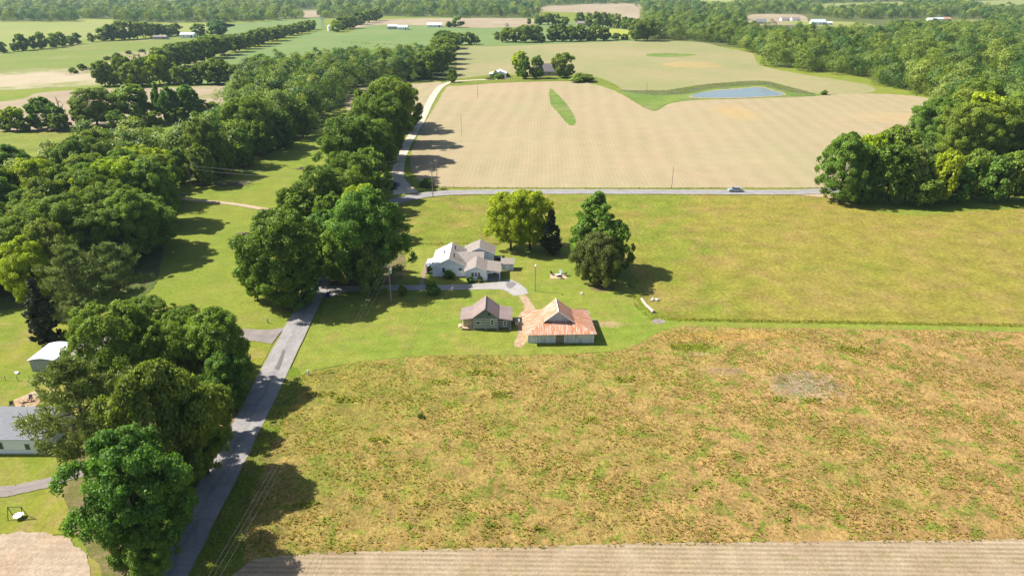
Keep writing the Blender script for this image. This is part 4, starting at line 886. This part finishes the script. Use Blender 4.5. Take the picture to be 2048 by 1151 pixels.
# far buildings
x, y = G(997, 156); fg = simple_house('white_garage', 'white metal garage with a lean-to bay beside the gravel lane', x + 1.2, y + 5, 9, 12, 3.2, 4.9, M['white'], M['whitemetal'], 'y', (), cat='garage', door=(0, 4.4, 2.6, M['trimw']))
MB().slab([(-8.2, -5.5, 2.7), (-4.6, -5.5, 3.2), (-4.6, 5.5, 3.2), (-8.2, 5.5, 2.7)], .12).build('lean_to_roof', M['whitemetal'], fg)
MB().box(-7.9, -4.6, 0, 5.3, 0, 2.6).build('lean_to_wall', M['greysiding'], fg)
for q in (-7.8, -6.2): MB().box(q, q + .15, -5.4, -5.25, 0, 2.7).build('lean_to_post', M['trimw'], fg)
x, y = G(1003, 156.5); field('concrete_apron', [(992, 155.5), (1020, 154), (1020, 157), (994, 158)], .16, M['gravel'], 0, False)
x, y = G(1098, 152); simple_house('far_grey_house', 'far grey roofed house half hidden between two dark trees', x + 1, y + 6, 20, 10, 3.2, 8.2, flat('tan_brick', (.33, .3, .27)), flat('brown_grey_roof', (.14, .125, .13)), 'x', ((-5, 1.7, 1.2, 1.6), (-1, 1.7, 1.2, 1.6), (3, 1.7, 1.2, 1.6), (7, 1.7, 1.2, 1.6)), door=(-7.6, 1.1, 2.1, M['trimw']), chim=True)
def far_box(px, py, w_, d_, ze, zr, name, label, cat, wall='white', roof='whitemetal', along='x', rz=0):
    x, y = G(px, py); simple_house(name, label, x, y + d_ / 2, w_, d_, ze, zr, M[wall], M[roof], along, ((-w_ * .25, ze * .5, w_ * .08, ze * .3), (w_ * .1, ze * .5, w_ * .08, ze * .3)), rz=rz, cat=cat, door=(w_ * .33, w_ * .12, ze * .75, M['dark']))
M['greymetal'] = flat('grey_sheet_metal', (.45, .5, .55), .5)
far_box(785, 59, 14, 12, 4, 6.5, 'hay_barn', 'grey sided barn left of the pair in the far green field', 'barn', 'greysiding', 'greymetal')
far_box(805, 60, 14, 14, 3.5, 6, 'machine_shed', 'lower pale shed right of the pair in the far green field', 'shed', 'white', 'greymetal')
far_box(869, 55, 22, 10, 3.5, 6, 'long_shed', 'long pale shed with a white roof by the far hay field', 'shed', 'white', 'whitemetal')
far_box(1014, 53, 5, 5, 3, 5, 'red_shed', 'tiny red roofed shed alone in the far tan field', 'shed', 'white', 'brownmetal', 'y')
far_box(1163, 51, 14, 9, 3, 6, 'brick_house', 'small brown house in the far grove', 'house', 'tanboard', 'shingle')
far_box(374, 76, 17, 10, 4, 6, 'farm_shed', 'white farm shed right of the far left grove', 'shed', 'white', 'whitemetal')
far_box(319, 79, 16, 8, 3, 4.2, 'low_shed', 'low grey brown shed in front of the far left grove', 'shed', 'greysiding', 'shingle')
far_box(1523, 48, 16, 10, 3, 7, 'dark_house', 'dark roofed house beside trees at the right wood edge', 'house', 'greysiding', 'greyroof')
far_box(1571, 42, 14, 10, 3, 6, 'pale_house', 'pale house with outbuilding beyond the right wood', 'house', 'white', 'shingle')
far_box(1592, 42, 14, 9, 3, 6, 'pale_bungalow', 'pale bungalow next to the pale house beyond the right wood', 'house', 'white', 'shingle')
far_box(1638, 50, 22, 12, 4, 8, 'large_white_house', 'large white house with a steep grey roof beyond the right wood', 'house', 'white', 'greymetal')
far_box(1657, 50, 12, 10, 3, 5, 'white_barn', 'white barn right of the large white house', 'barn', 'white', 'whitemetal')
far_box(1862, 43, 10, 8, 3, 5.5, 'small_white_house', 'small white house left of three far right houses', 'house', 'white', 'whitemetal')
far_box(1880, 42, 14, 10, 3, 5.5, 'long_white_house', 'long pale house in the middle of three far right houses', 'house', 'white', 'greymetal')
far_box(1895, 42, 12, 10, 3, 6, 'orange_roofed_house', 'orange roofed house right of three far right houses', 'house', 'tanboard', 'rust')
x, y = G(660, 62); si = at_thing('grain_silo', 'silver round grain silo with a cone top in the green field', 'silo', x, y)
part(MB().tube([(x, y, 0), (x, y, 6.2)], 3.2, 20), 'body', M['whitemetal'], si); part(MB().tube([(x, y, 6.2), (x, y, 8.2)], [3.4, .4], 20).tube([(x, y, 8.2), (x, y, 8.7)], .4, 8), 'roof', M['greymetal'], si)

# ---------------------------------------------------------------- poles, cables, pylons
def pole(px, py, top, label, arm=0, trans=False, r=.14, lamp=False, group=None):
    x, y = G(px, py); h = solve_h(y, top)
    p = at_thing('utility_pole', label, 'pole', x, y, group)
    part(MB().tube([(x, y, -.3), (x, y, h)], [r, r * .7], 8), 'pole', M['pole'], p)
    if arm:
        part(MB().box(x - arm, x + arm, y - .06, y + .06, h - .5, h - .36), 'crossarm', M['pole'], p)
        for q in (-arm * .9, 0, arm * .9): part(MB().tube([(x + q, y, h - .36 if q else h), (x + q, y, h - .1 if q else h + .25)], .05, 6), 'insulator', M['greymetal'], p)
    if trans: part(MB().tube([(x + .38, y, h - 1.9), (x + .38, y, h - 1.0)], .24, 10), 'transformer', M['greymetal'], p)
    if lamp: part(MB().tube([(x, y, h - .1), (x + .1, y - .7, h + .1)], .04, 6).tube([(x + .1, y - .7, h - .12), (x + .1, y - .7, h + .15)], [.24, .12], 8), 'lamp', M['trimw'], p)
    return Vector((x, y, h))
def cable(pts, label, r=.022, sag=.5, group=None):
    m = MB(); P_ = []
    for a, b in zip(pts[:-1], pts[1:]):
        a = Vector(a); b = Vector(b); L_ = (b - a).length
        for i in range(12):
            t = i / 12; p = a.lerp(b, t); p.z -= sag * 4 * t * (1 - t) * L_ / 45; P_.append(p)
    P_.append(Vector(pts[-1])); m.tube(P_, r, 5)
    tag(m.build('cable', M['wire']), label, 'cable', group)
pa = pole(783, 607, 530, 'tall wooden utility pole with a grey transformer beside the driveway', .9, True, .16)
pb = pole(1070, 583, 528, 'plain yard light pole on the lawn between farmhouse and fire pit', 0, False, .11, True)
pc = pole(866, 395, 325, 'pale utility pole at the road edge by the junction', .8, False, .15)
pd = pole(875, 373, 318, 'thin utility pole at the field edge right behind the junction', .8, False, .13)
pe = pole(1343, 377, 333, 'leaning utility pole beside the tan field right of the junction', 0, False, .12)
pf = pole(385, 382, 328, 'wooden pole at the left end of the dirt track', .5, False, .13)
pg_ = pole(955, 196, 166, 'slim pole standing in the planted field below the gravel lane', 0, False, .12)
ph_ = pole(1293, 190, 164, 'slim pole in the rough grass left of the pond', 0, False, .12)
pi_ = pole(923, 272, 228, 'faint slim pole in the planted field right of the gravel lane', 0, False, .09)
pj = pole(1024, 158, 128, 'slim pole behind the white garage', 0, False, .1)
for q in (-.85, 0, .85):
    lb = {-.85: 'overhead cable nearest the road above the shaded verge', 0: 'middle overhead cable above the shaded verge', .85: 'overhead cable farthest from the road above the shaded verge'}[q]
    e_ = G(400 + (q + .85) * 14, 1151, pa.z); cable([(pa.x + q, pa.y, pa.z - (0 if q else -.25)), (e_[0] + (e_[0] - pa.x - q) * .45, e_[1] + (e_[1] - pa.y) * .45, pa.z)], lb, .011, .6, 'cables from the transformer pole')
cable([(pa.x, pa.y, pa.z - .2), (-19.3, 153.2, 3.0)], 'service cable from the transformer pole to the farmhouse', .018, .4)
cable([(pa.x, pa.y, pa.z - .4), (pa.x - 3.6, pa.y + .5, .05)], 'guy cable slanting down left of the transformer pole', .02, 0)
cable([(pf.x - .4, pf.y, pf.z - .3), (pf.x + 40, pf.y - 6, pf.z - 1.5), (pc.x - 10, pc.y + 4, pc.z)], 'upper cable crossing the pasture from the dirt track pole', .03, .6, 'cables over the pasture')
cable([(pf.x + .4, pf.y, pf.z - 1.6), (pf.x + 40, pf.y - 6, pf.z - 3), (pc.x - 10, pc.y + 4, pc.z - 1.4)], 'lower cable crossing the pasture from the dirt track pole', .03, .6, 'cables over the pasture')
for (px, py, top, lb) in ((331, 45, 30, 'left lattice pylon before the far forest'), (647, 60, 34, 'lattice pylon beside the silver silo'), (921, 38, 14, 'lattice pylon at the far forest edge in the middle')):
    x, y = G(px, py); h = solve_h(y, top); p = at_thing('pylon', lb, 'pylon', x, y, 'far power line pylons')
    m = MB(); w_ = h * .14
    for sx in (-1, 1):
        for sy in (-1, 1): m.tube([(x + sx * w_, y + sy * w_, 0), (x + sx * w_ * .25, y + sy * w_ * .25, h)], .13, 4)
    for i in range(6):
        z0 = h * i / 6; z1 = h * (i + 1) / 6; a = w_ * (1 - .75 * i / 6); b = w_ * (1 - .75 * (i + 1) / 6)
        m.tube([(x - a, y - a, z0), (x + b, y - b, z1)], .08, 4); m.tube([(x + a, y - a, z0), (x - b, y - b, z1)], .08, 4)
    part(m, 'lattice', M['greymetal'], p)
    part(MB().box(x - w_ * 1.6, x + w_ * 1.6, y - .15, y + .15, h * .8, h * .83).box(x - w_ * 1.1, x + w_ * 1.1, y - .15, y + .15, h * .93, h * .96), 'crossarm', M['greymetal'], p)

# ---------------------------------------------------------------- vehicles and small things
def car(name, label, x, y, rz, Lc, Wc, prof, cabin, paint, rw, axles, z0=.2, bed=False):
    c = thing(name, label, name.split('_')[-1], (x, y, z0 - .0), rz)
    def px_(prof_, w_, mat, nm, par=c):
        return MB().prism_y(prof_, -w_ / 2, w_ / 2).build(nm, mat, par)
    px_(prof, Wc, paint, 'body')
    g_ = px_(cabin, Wc * .86, M['glass'], 'windows')
    zt = max(p[1] for p in cabin); xa = min(p[0] for p in cabin if p[1] == zt); xb = max(p[0] for p in cabin if p[1] == zt)
    MB().box(xa - .05, xb + .05, -Wc * .42, Wc * .42, zt, zt + .05).build('roof', paint, c)
    for ax in axles:
        for s in (-1, 1):
            wh = MB().tube([(ax, s * (Wc / 2 - .2), rw), (ax, s * (Wc / 2 + .02), rw)], rw, 14).build('wheel', M['rubber'], c)
            MB().tube([(ax, s * (Wc / 2 + .02), rw), (ax, s * (Wc / 2 + .035), rw)], rw * .6, 10).build('rim', M['silver'], wh)
    for s in (-1, 1):
        MB().box(-Lc / 2 - .02, -Lc / 2 + .05, s * Wc * .36 - .18, s * Wc * .36 + .18, .6, .75).build('headlight', M['trimw'], c)
        MB().box(Lc / 2 - .05, Lc / 2 + .02, s * Wc * .36 - .18, s * Wc * .36 + .18, .65, .82).build('tail_light', flat('red_lens', (.4, .02, .02), .3), c)
    return c
x, y = G(1470, 383.5)
car('silver_sedan', 'silver sedan driving on the grey road beside the tan field', x, y, 0, 4.8, 1.85,
    [(-2.4, .3), (2.4, .3), (2.42, .75), (2.2, .98), (1.5, 1.02), (-1.0, .98), (-2.2, .8), (-2.42, .6)], [(-1.15, .98), (1.75, 1.0), (1.0, 1.42), (-.35, 1.42)], M['silver'], .34, (-1.45, 1.45))
x, y = G(790, 376)
car('pickup_truck', 'dark pickup truck parked in the shade at the start of the gravel lane', x, y, R(-95), 5.8, 2.0,
    [(-2.9, .45), (2.9, .45), (2.9, 1.15), (.9, 1.15), (-.6, 1.15), (-1.6, 1.12), (-2.8, 1.0), (-2.95, .7)], [(-1.35, 1.13), (1.0, 1.15), (.75, 1.8), (-.7, 1.8)], M['truck'], .42, (-1.85, 1.85), .15)
x, y = G(657, 594); bi = at_thing('rubbish_bin', 'blue wheeled rubbish bin at the mouth of the driveway', 'bin', x, y)
part(MB().prism_y([(x - .3, .08), (x + .3, .08), (x + .36, 1.0), (x - .36, 1.0)], y - .33, y + .33), 'body', M['blue'], bi); part(MB().slab([(x - .4, y - .4, 1.08), (x + .4, y - .4, 1.08), (x + .4, y + .4, 1.16), (x - .4, y + .4, 1.16)], .07), 'lid', M['blue'], bi)
for q in (-.28, .28): part(MB().tube([(x + q - .04, y + .34, .14), (x + q + .04, y + .34, .14)], .13, 8), 'wheel', M['rubber'], bi)
# fire pit seating
x, y = G(1117, 553)
pad = MB().box(x - 2.05, x + 2.0, y - 1.5, y + 1.5, .05, .15).build('sand_pad', flat('tan_sand', (.42, .3, .19), .95)); tag(pad, 'square tan sand pad under the fire pit', 'sand pad')
fp = at_thing('fire_pit', 'black square fire pit in the middle of the sand pad', 'fire pit', x, y)
part(MB().box(x - .5, x + .5, y - .45, y + .45, .15, .55), 'body', M['dark'], fp); part(MB().box(x - .58, x + .58, y - .53, y + .53, .55, .6), 'rim', M['greymetal'], fp)
def chair(label, x, y, rz, mat, group=None):
    c = thing('lawn_chair', label, 'chair', (x, y, .15), rz, group)
    MB().box(-.3, .3, -.28, .25, .34, .4).build('seat', mat, c)
    MB().slab([(-.3, .22, .42), (.3, .22, .42), (.3, .48, 1.05), (-.3, .48, 1.05)], .05).build('backrest', mat, c)
    for sx in (-1, 1):
        MB().box(sx * .3 - .04, sx * .3 + .04, -.3, .3, .55, .6).build('armrest', mat, c)
        MB().box(sx * .3 - .035, sx * .3 + .035, -.28, -.22, 0, .55).build('leg', mat, c); MB().box(sx * .3 - .035, sx * .3 + .035, .22, .28, 0, .55).build('leg', mat, c)
gp = 'chairs round the fire pit'
chair('dark lawn chair at the left corner of the sand pad', x - 1.5, y + .7, R(60), M['dark'], gp); chair('grey lawn chair behind the fire pit', x + .5, y + 1.25, R(-10), M['greymetal'], gp)
chair('dark lawn chair right of the fire pit on the sand pad', x + 1.6, y + .3, R(-80), M['dark'], gp); chair('dark lawn chair on the near side of the fire pit', x + .3, y - 1.15, R(175), M['dark'], gp)
# patio lower left
x, y = G(48, 812); field('patio_slab', [(28, 800), (70, 782), (86, 800), (60, 825), (32, 822)], .13, M['dirt'], .1, False)
for i, (a, b, rz) in enumerate(((-1.6, -.6, 20), (-.9, .9, -30), (.3, 1.4, 10), (.9, -.9, 190))):
    chair(['wooden patio chair nearest the left edge on the tan patio', 'wooden patio chair at the back left of the tan patio', 'wooden patio chair at the back right of the tan patio', 'wooden patio chair facing away on the tan patio'][i], x + a, y + b, R(rz), M['tanboard'] if i % 2 else M['deadwood'], 'chairs on the tan patio')
# swing
x, y = G(36, 1036); sw = at_thing('garden_swing', 'black framed garden swing with a pale round seat on the lower lawn', 'swing', x, y)
fr_ = MB(); fr_.tube([(x - 1.0, y + .5, 0), (x - .9, y + .1, 1.9)], .045, 6).tube([(x - 1.0, y - .5, 0), (x - .9, y + .1, 1.9)], .045, 6).tube([(x + 1.0, y + .5, 0), (x + .9, y + .1, 1.9)], .045, 6).tube([(x + 1.0, y - .5, 0), (x + .9, y + .1, 1.9)], .045, 6).tube([(x - .92, y + .1, 1.9), (x + .92, y + .1, 1.9)], .05, 6)
part(fr_, 'frame', M['dark'], sw)
part(MB().tube([(x + .2, y, .45), (x + .2, y, .6)], [.35, .62], 14), 'seat', M['trimw'], sw)
for q in (-.3, .6): part(MB().tube([(x + q, y, .55), (x + q * .8, y + .1, 1.88)], .015, 4), 'chain', M['greymetal'], sw)
# markers and odds
def post(px, py, h, label, mat, name='marker_post', r=.09):
    x, y = G(px, py); m = MB().tube([(x, y, 0), (x, y, h)], r, 8).tube([(x, y, h), (x, y, h + .12)], [r * 1.3, r * .6], 8)
    tag(m.build(name, mat), label, 'post')
post(617, 750, 1.0, 'pale green marker post at the corner of lawn and weeds', M['greymetal'], r=.16)
post(536, 646, 1.0, 'small grey post on the grass above the asphalt driveway', M['grey'], r=.13)
def rocks(name, label, px, py, n, rad, size, mat, seed, cat):
    rn = random.Random(seed); x, y = G(px, py); m = MB()
    for i in range(n):
        a = rn.uniform(0, 6.28); q = rad * rn.random() ** .5; s = size * rn.uniform(.5, 1.2)
        m.lump((x + q * math.cos(a) * 1.4, y + q * math.sin(a), .1 + s * .3), s, seed * 50 + i, 7, 4, .6)
    tag(m.build(name, mat), label, cat)
M['rock'] = flat('pale_rock', (.38, .35, .31), .9, var=.25)
rocks('stone_heap', 'grey heap of stones on the lawn below the fire pit', 1163, 588, 6, .32, .3, M['rock'], 3, 'stones')
x0_, y0_ = G(1283, 600); x1_, y1_ = G(1307, 626)
m = MB().tube([(x0_, y0_, .35), ((x0_ + x1_) / 2 - .3, (y0_ + y1_) / 2, .38), (x1_, y1_, .3)], [.3, .33, .38], 9); tag(m.build('fallen_log', flat('bleached_log', (.36, .30, .25), .9, var=.25)), 'bleached fallen log lying in weeds at the edge of the meadow', 'log')
rocks('rubble_heap', 'heap of grey stones in the weeds right of the fallen log', 1308, 600, 9, .6, .36, M['rock'], 5, 'stones')
rocks('white_rubbish', 'small white heap on the grass left of the white roofed shed', 36, 746, 4, .4, .3, M['trimw'], 6, 'heap')
for (px, py, n, rad, lb, sd_) in ((470, 370, 60, 6.5, 'wide heap of dead branches on the pasture below the middle wood', 1), (612, 338, 46, 3.6, 'heap of dead branches left of the lane oaks', 2), (490, 470, 30, 2.2, 'small heap of dead branches beside the large dark tree', 3), (360, 392, 20, 3, 'scattered brush by the pole at the dirt track', 4)):
    rn = random.Random(sd_); x, y = G(px, py); m = MB()
    for i in range(n):
        a = rn.uniform(0, 6.28); q = rad * rn.random() ** .7; th = rn.uniform(0, 3.14); ll = rn.uniform(.6, 2.4); c_ = (x + q * math.cos(a), y + q * .6 * math.sin(a)); z = rn.uniform(.1, .8) * (1 - q / rad * .6)
        m.tube([(c_[0] - math.cos(th) * ll, c_[1] - math.sin(th) * ll * .6, z * .6), (c_[0], c_[1], z + .15), (c_[0] + math.cos(th) * ll, c_[1] + math.sin(th) * ll * .6, z * rn.uniform(.2, 1.6))], [.07, .09, .03], 4)
    if sd_ == 1: m.tube([(x - 14, y - 1, .3), (x - 2, y + .5, .8), (x + 9, y + 2, 1.3)], [.3, .22, .08], 6)
    tag(m.build('brush_pile', M['deadwood']), lb, 'brush pile')
# dead tree in the hedgerow
x, y = G(131, 258); h = solve_h(y, 193); dt = at_thing('dead_tree', 'bare grey dead tree standing in the left hedgerow', 'tree', x, y)
part(MB().tube([(x, y, -.2), (x + .3, y, h * .35), (x - .4, y, h * .7), (x - .9, y, h)], [.55, .4, .25, .05], 7), 'trunk', M['deadwood'], dt)
rn = random.Random(4)
for i in range(12):
    z = h * rn.uniform(.35, .9); s = rn.choice((-1, 1)); q = rn.uniform(1.5, 4.2) * (1.2 - z / h)
    part(MB().tube([(x - .2, y, z), (x + s * q * .6, y + rn.uniform(-1, 1), z + q * .6), (x + s * q, y + rn.uniform(-1.5, 1.5), z + q * 1.5)], [.2, .11, .03], 5), 'limb', M['deadwood'], dt)
# shrubs
def shrub_mesh(seed, mat, nl=2600, leaf=.17):
    rng = np.random.RandomState(seed); P_, N_, c = crown_pts('round', rng, 2, 2, .0, 22, nl, .42); return np_mesh('shrub', leaf_cards(P_, N_, leaf, rng), [4] * nl, range(4 * nl), (mat,))
SHR = [shrub_mesh(1, M['maple']), shrub_mesh(2, M['oak']), shrub_mesh(3, M['olive_l']), shrub_mesh(4, M['lime'])]
def shrub(px, py, w_, h_, k, label, group=None):
    x, y = G(px, py); o = bpy.data.objects.new('shrub', SHR[k]); C.objects.link(o); o.location = (x, y, .05); o.scale = (w_ / 2, w_ / 2, h_ / 2); o.rotation_euler.z = px
    tag(o, label, 'shrub', group)
shrub(866, 588, 3.0, 2.9, 0, 'round leafy shrub on bare soil below the driveway'); shrub(897, 557, 2.3, 2.4, 1, 'dark rounded shrub against the farmhouse front wall')
shrub(941, 565, 1.5, 1.6, 0, 'small shrub left of the two under the three farmhouse windows'); shrub(960, 564, 1.3, 1.4, 2, 'small shrub right of the two under the three farmhouse windows')
shrub(856, 374, 4.2, 3.2, 1, 'dark round shrub on the grass corner by the junction'); shrub(806, 590, 2.0, 2.6, 2, 'thin shaded shrub right of the transformer pole'); shrub(757, 588, 2.6, 2.4, 3, 'bright low shrub in the shade left of the transformer pole')
shrub(858, 540, 1.6, 1.8, 1, 'dark shrub by the farmhouse side deck')
shrub(1165, 163, 16, 6, 1, 'wide dark bush at the end of the far lawn'); shrub(1000, 158, 7, 4, 1, 'dark bush in front of the white garage'); shrub(992, 156, 4, 5, 0, 'small green bush at the garage lean-to')
shrub(980, 158.5, 7, 1.5, 2, 'flat low bush left of the white garage'); shrub(1013, 154, 5, 3, 1, 'dark bush right of the white garage')
shrub(1648, 190, 4, 3, 0, 'tiny bush at the right end of the pond bank'); shrub(840, 835, 1.0, .9, 1, 'tiny dark bush alone in the weedy field'); shrub(897, 55, 9, 9, 1, 'small bush left of the lone far tree')
for i, (px, py, w_, h_) in enumerate(((146, 145, 5, 4), (163, 140, 6, 5), (152, 147, 4, 3), (235, 114, 6, 4), (258, 108, 6, 3.5), (285, 104, 6, 3), (310, 100, 7, 3), (215, 120, 6, 3.5), (195, 130, 4, 2.5), (340, 92, 7, 3))): shrub(px, py, w_, h_, 1, 'low bush along the dry ditch in the left fields', 'bushes along the dry ditch')

# ---------------------------------------------------------------- fence, lower left
fe = at_thing('wire_fence', 'low wire fence with thin posts across the left yard', 'fence', *G(40, 762))
for px in range(-60, 130, 24):
    x, y = G(px, 762 - px * .02); part(MB().tube([(x, y, 0), (x, y, 1.1)], .05, 5), 'post', M['pole'], fe)
a = G(-60, 763); b = G(108, 760)
for z in (.5, .95): part(MB().tube([(a[0], a[1], z), (b[0], b[1], z)], .012, 4), 'rail_wire', M['wire'], fe)

# ---------------------------------------------------------------- grass and weeds nobody could count
def tufts(name, label, pts, mat, hmin, hmax, seed, k=5, wd=.16, tip=.35, lean=.45):
    rng = np.random.RandomState(seed); pts = np.asarray(pts); n = len(pts); sc_ = rng.uniform(hmin, hmax, n)
    pr = np.repeat(pts, k, 0); s = np.repeat(sc_, k); th = rng.uniform(0, 6.28, n * k); ln_ = rng.uniform(.02, lean, n * k) * s
    dx, dy = np.cos(th), np.sin(th); wv = (wd * rng.uniform(.5, 1.3, n * k)) * (s / hmax) ** .5
    z0 = np.full(n * k, .03)
    A = np.stack([pr[:, 0] - dy * wv * .4, pr[:, 1] + dx * wv * .4, z0], 1); B = np.stack([pr[:, 0] + dy * wv * .4, pr[:, 1] - dx * wv * .4, z0], 1)
    tx = pr[:, 0] + dx * ln_; ty = pr[:, 1] + dy * ln_
    Cc = np.stack([tx + dy * wv * tip, ty - dx * wv * tip, s * .95], 1); D = np.stack([tx - dy * wv * tip, ty + dx * wv * tip, s], 1)
    v = np.stack([A, B, Cc, D], 1).reshape(-1, 3)
    me = np_mesh(name, v, np.full(n * k, 4), np.arange(4 * n * k), (mat,), None, np.repeat(rng.uniform(0, 1, n), k))
    o = bpy.data.objects.new(name, me); C.objects.link(o); tag(o, label, 'grass', None, 'stuff')
def scatter(px, dens, seed, clump=0, xlim=(-130, 2180)):
    poly = [G(*p) for p in px]; rng = np.random.RandomState(seed)
    xs = [p[0] for p in poly]; ys = [p[1] for p in poly]
    n = int((max(xs) - min(xs)) * (max(ys) - min(ys)) * dens); X = rng.uniform(min(xs), max(xs), n); Y = rng.uniform(min(ys), max(ys), n)
    lim0 = (xlim[0] - 1024) / FP * (Y * .911 + 27); lim1 = (xlim[1] - 1024) / FP * (Y * .911 + 27)
    ok = (X > lim0) & (X < lim1)
    if clump:
        q = np.sin(X * .9 + 2 * np.sin(Y * .5)) * np.sin(Y * 1.1 + 2 * np.sin(X * .37)) + .6 * np.sin(X * .23 + Y * .31) + rng.uniform(-1, 1, n) * .7
        ok &= q > clump
    X = X[ok]; Y = Y[ok]
    # inside test, vectorised
    ins = np.zeros(len(X), bool); j = len(poly) - 1
    for i in range(len(poly)):
        xi, yi = poly[i]; xj, yj = poly[j]
        c = ((yi > Y) != (yj > Y)) & (X < (xj - xi) * (Y - yi) / (yj - yi + 1e-9) + xi); ins ^= c; j = i
    return np.stack([X[ins], Y[ins]], 1)
WF = [(480, 1118), (520, 960), (560, 860), (600, 790), (612, 752), (660, 739), (760, 720), (860, 712), (1000, 711), (1190, 709), (1260, 698), (1345, 660), (1500, 656), (2048, 665), (2400, 670), (2400, 1095), (2048, 1083), (1300, 1092), (620, 1110)]
pb_ = scatter(WF, 6, 21, -.2); rng = np.random.RandomState(2)
keepb = rng.uniform(0, 1, len(pb_)) < np.clip(.32 + (pb_[:, 0] + 20) * .004 + (115 - pb_[:, 1]) * .009, .05, .95)
tufts('dry_weeds', 'brown dry weed tufts over the foreground field', pb_[keepb], M['weed_b'], .15, .44, 3, 6, .1)
tufts('green_weeds', 'green weed tufts over the foreground field', scatter(WF, 3, 22, .1), M['weed_g'], .12, .34, 4, 6, .12, .5, .9)
VG = [(383, 1180), (440, 1044), (485, 946), (525, 856), (557, 795), (590, 755), (612, 752), (600, 790), (560, 860), (530, 930), (500, 1000), (475, 1118), (460, 1180)]
tufts('verge_grass', 'uneven green grass along the shaded road verge', scatter(VG, 9, 23), M['weed_g'], .15, .4, 5, 4, .12)
tufts('tall_grass', 'line of taller grass at the edge of the meadow', np.concatenate([scatter([(1345, 636), (2300, 652), (2300, 659), (1345, 642)], 16, 24), scatter([(1262, 585), (1300, 622), (1345, 634), (1345, 641), (1300, 640), (1270, 615)], 9, 27), scatter([(796, 486), (1000, 486), (1000, 491), (796, 492)], 14, 25)]), M['weed_g'], .12, .34, 6, 5, .12)
tufts('tall_grass', 'grey green reeds on the bank above the pond', scatter([(1240, 181), (1330, 181), (1420, 168), (1520, 162), (1570, 172), (1630, 188), (1600, 188), (1552, 178), (1517, 171), (1420, 178), (1370, 188), (1300, 190)], .8, 26), M['weed_g'], .25, .6, 7, 4, .3)
tufts('ditch_weeds', 'dark weeds growing along the dry ditch between far fields', scatter([(135, 149), (210, 129), (270, 112), (330, 99), (368, 86), (362, 91), (300, 108), (235, 123), (160, 146)], .12, 31), M['olive_l'], .8, 2.2, 8, 8, .7)
tufts('fence_line_weeds', 'dark dotted line of weeds between the two green crop fields', scatter([(685, 84.2), (760, 88.2), (885, 91.6), (885, 92.6), (760, 89.2), (685, 85.2)], .12, 32), M['oak'], .4, 1.3, 9, 8, .45)
tufts('bank_weeds', 'low weeds along the grassy shoulder of the crossing road', scatter([(870, 376.6), (1100, 378), (1400, 378.2), (1640, 377), (1640, 376), (1400, 376.6), (1100, 376.4), (880, 374)], 3, 33), M['weed_g'], .2, .5, 10, 5, .15)
# a few stronger green clumps and bare spots in the weedy field
tufts('green_clumps', 'scattered brighter green weed clumps in the foreground field', np.concatenate([scatter([(a - w_, b - 5), (a + w_, b - 6), (a + w_ * .8, b + 6), (a - w_ * .9, b + 5)], 9, 40 + i) for i, (a, b, w_) in enumerate(((1380, 695, 40), (960, 745, 26), (1005, 790, 22), (880, 765, 20), (1180, 842, 16), (700, 800, 30), (760, 880, 24), (640, 790, 30), (1560, 800, 14), (1620, 803, 22), (1080, 1060, 16), (985, 1055, 14), (1570, 1040, 12), (1390, 978, 10), (620, 1010, 26), (840, 1010, 14), (1250, 760, 20), (1700, 700, 30)))]), M['weed_g'], .2, .5, 11, 6, .13, .5, .7)
# ---------------------------------------------------------------- the air
hz = MB().box(-6500, 6500, -200, 6900, -1, 72).build('haze', None or M['dark'])
hm = bpy.data.materials.new('air'); hm.use_nodes = True; hn = hm.node_tree
for q in list(hn.nodes):
    if q.type != 'OUTPUT_MATERIAL': hn.nodes.remove(q)
pv = hn.nodes.new('ShaderNodeVolumePrincipled'); pv.inputs['Color'].default_value = (.62, .80, 1, 1); pv.inputs['Density'].default_value = .00006; pv.inputs['Anisotropy'].default_value = .2
hn.links.new(pv.outputs[0], hn.nodes['Material Output'].inputs['Volume'])
hz.data.materials.clear(); hz.data.materials.append(hm); tag(hz, 'thin bluish air over the whole landscape', 'haze', None, 'stuff')
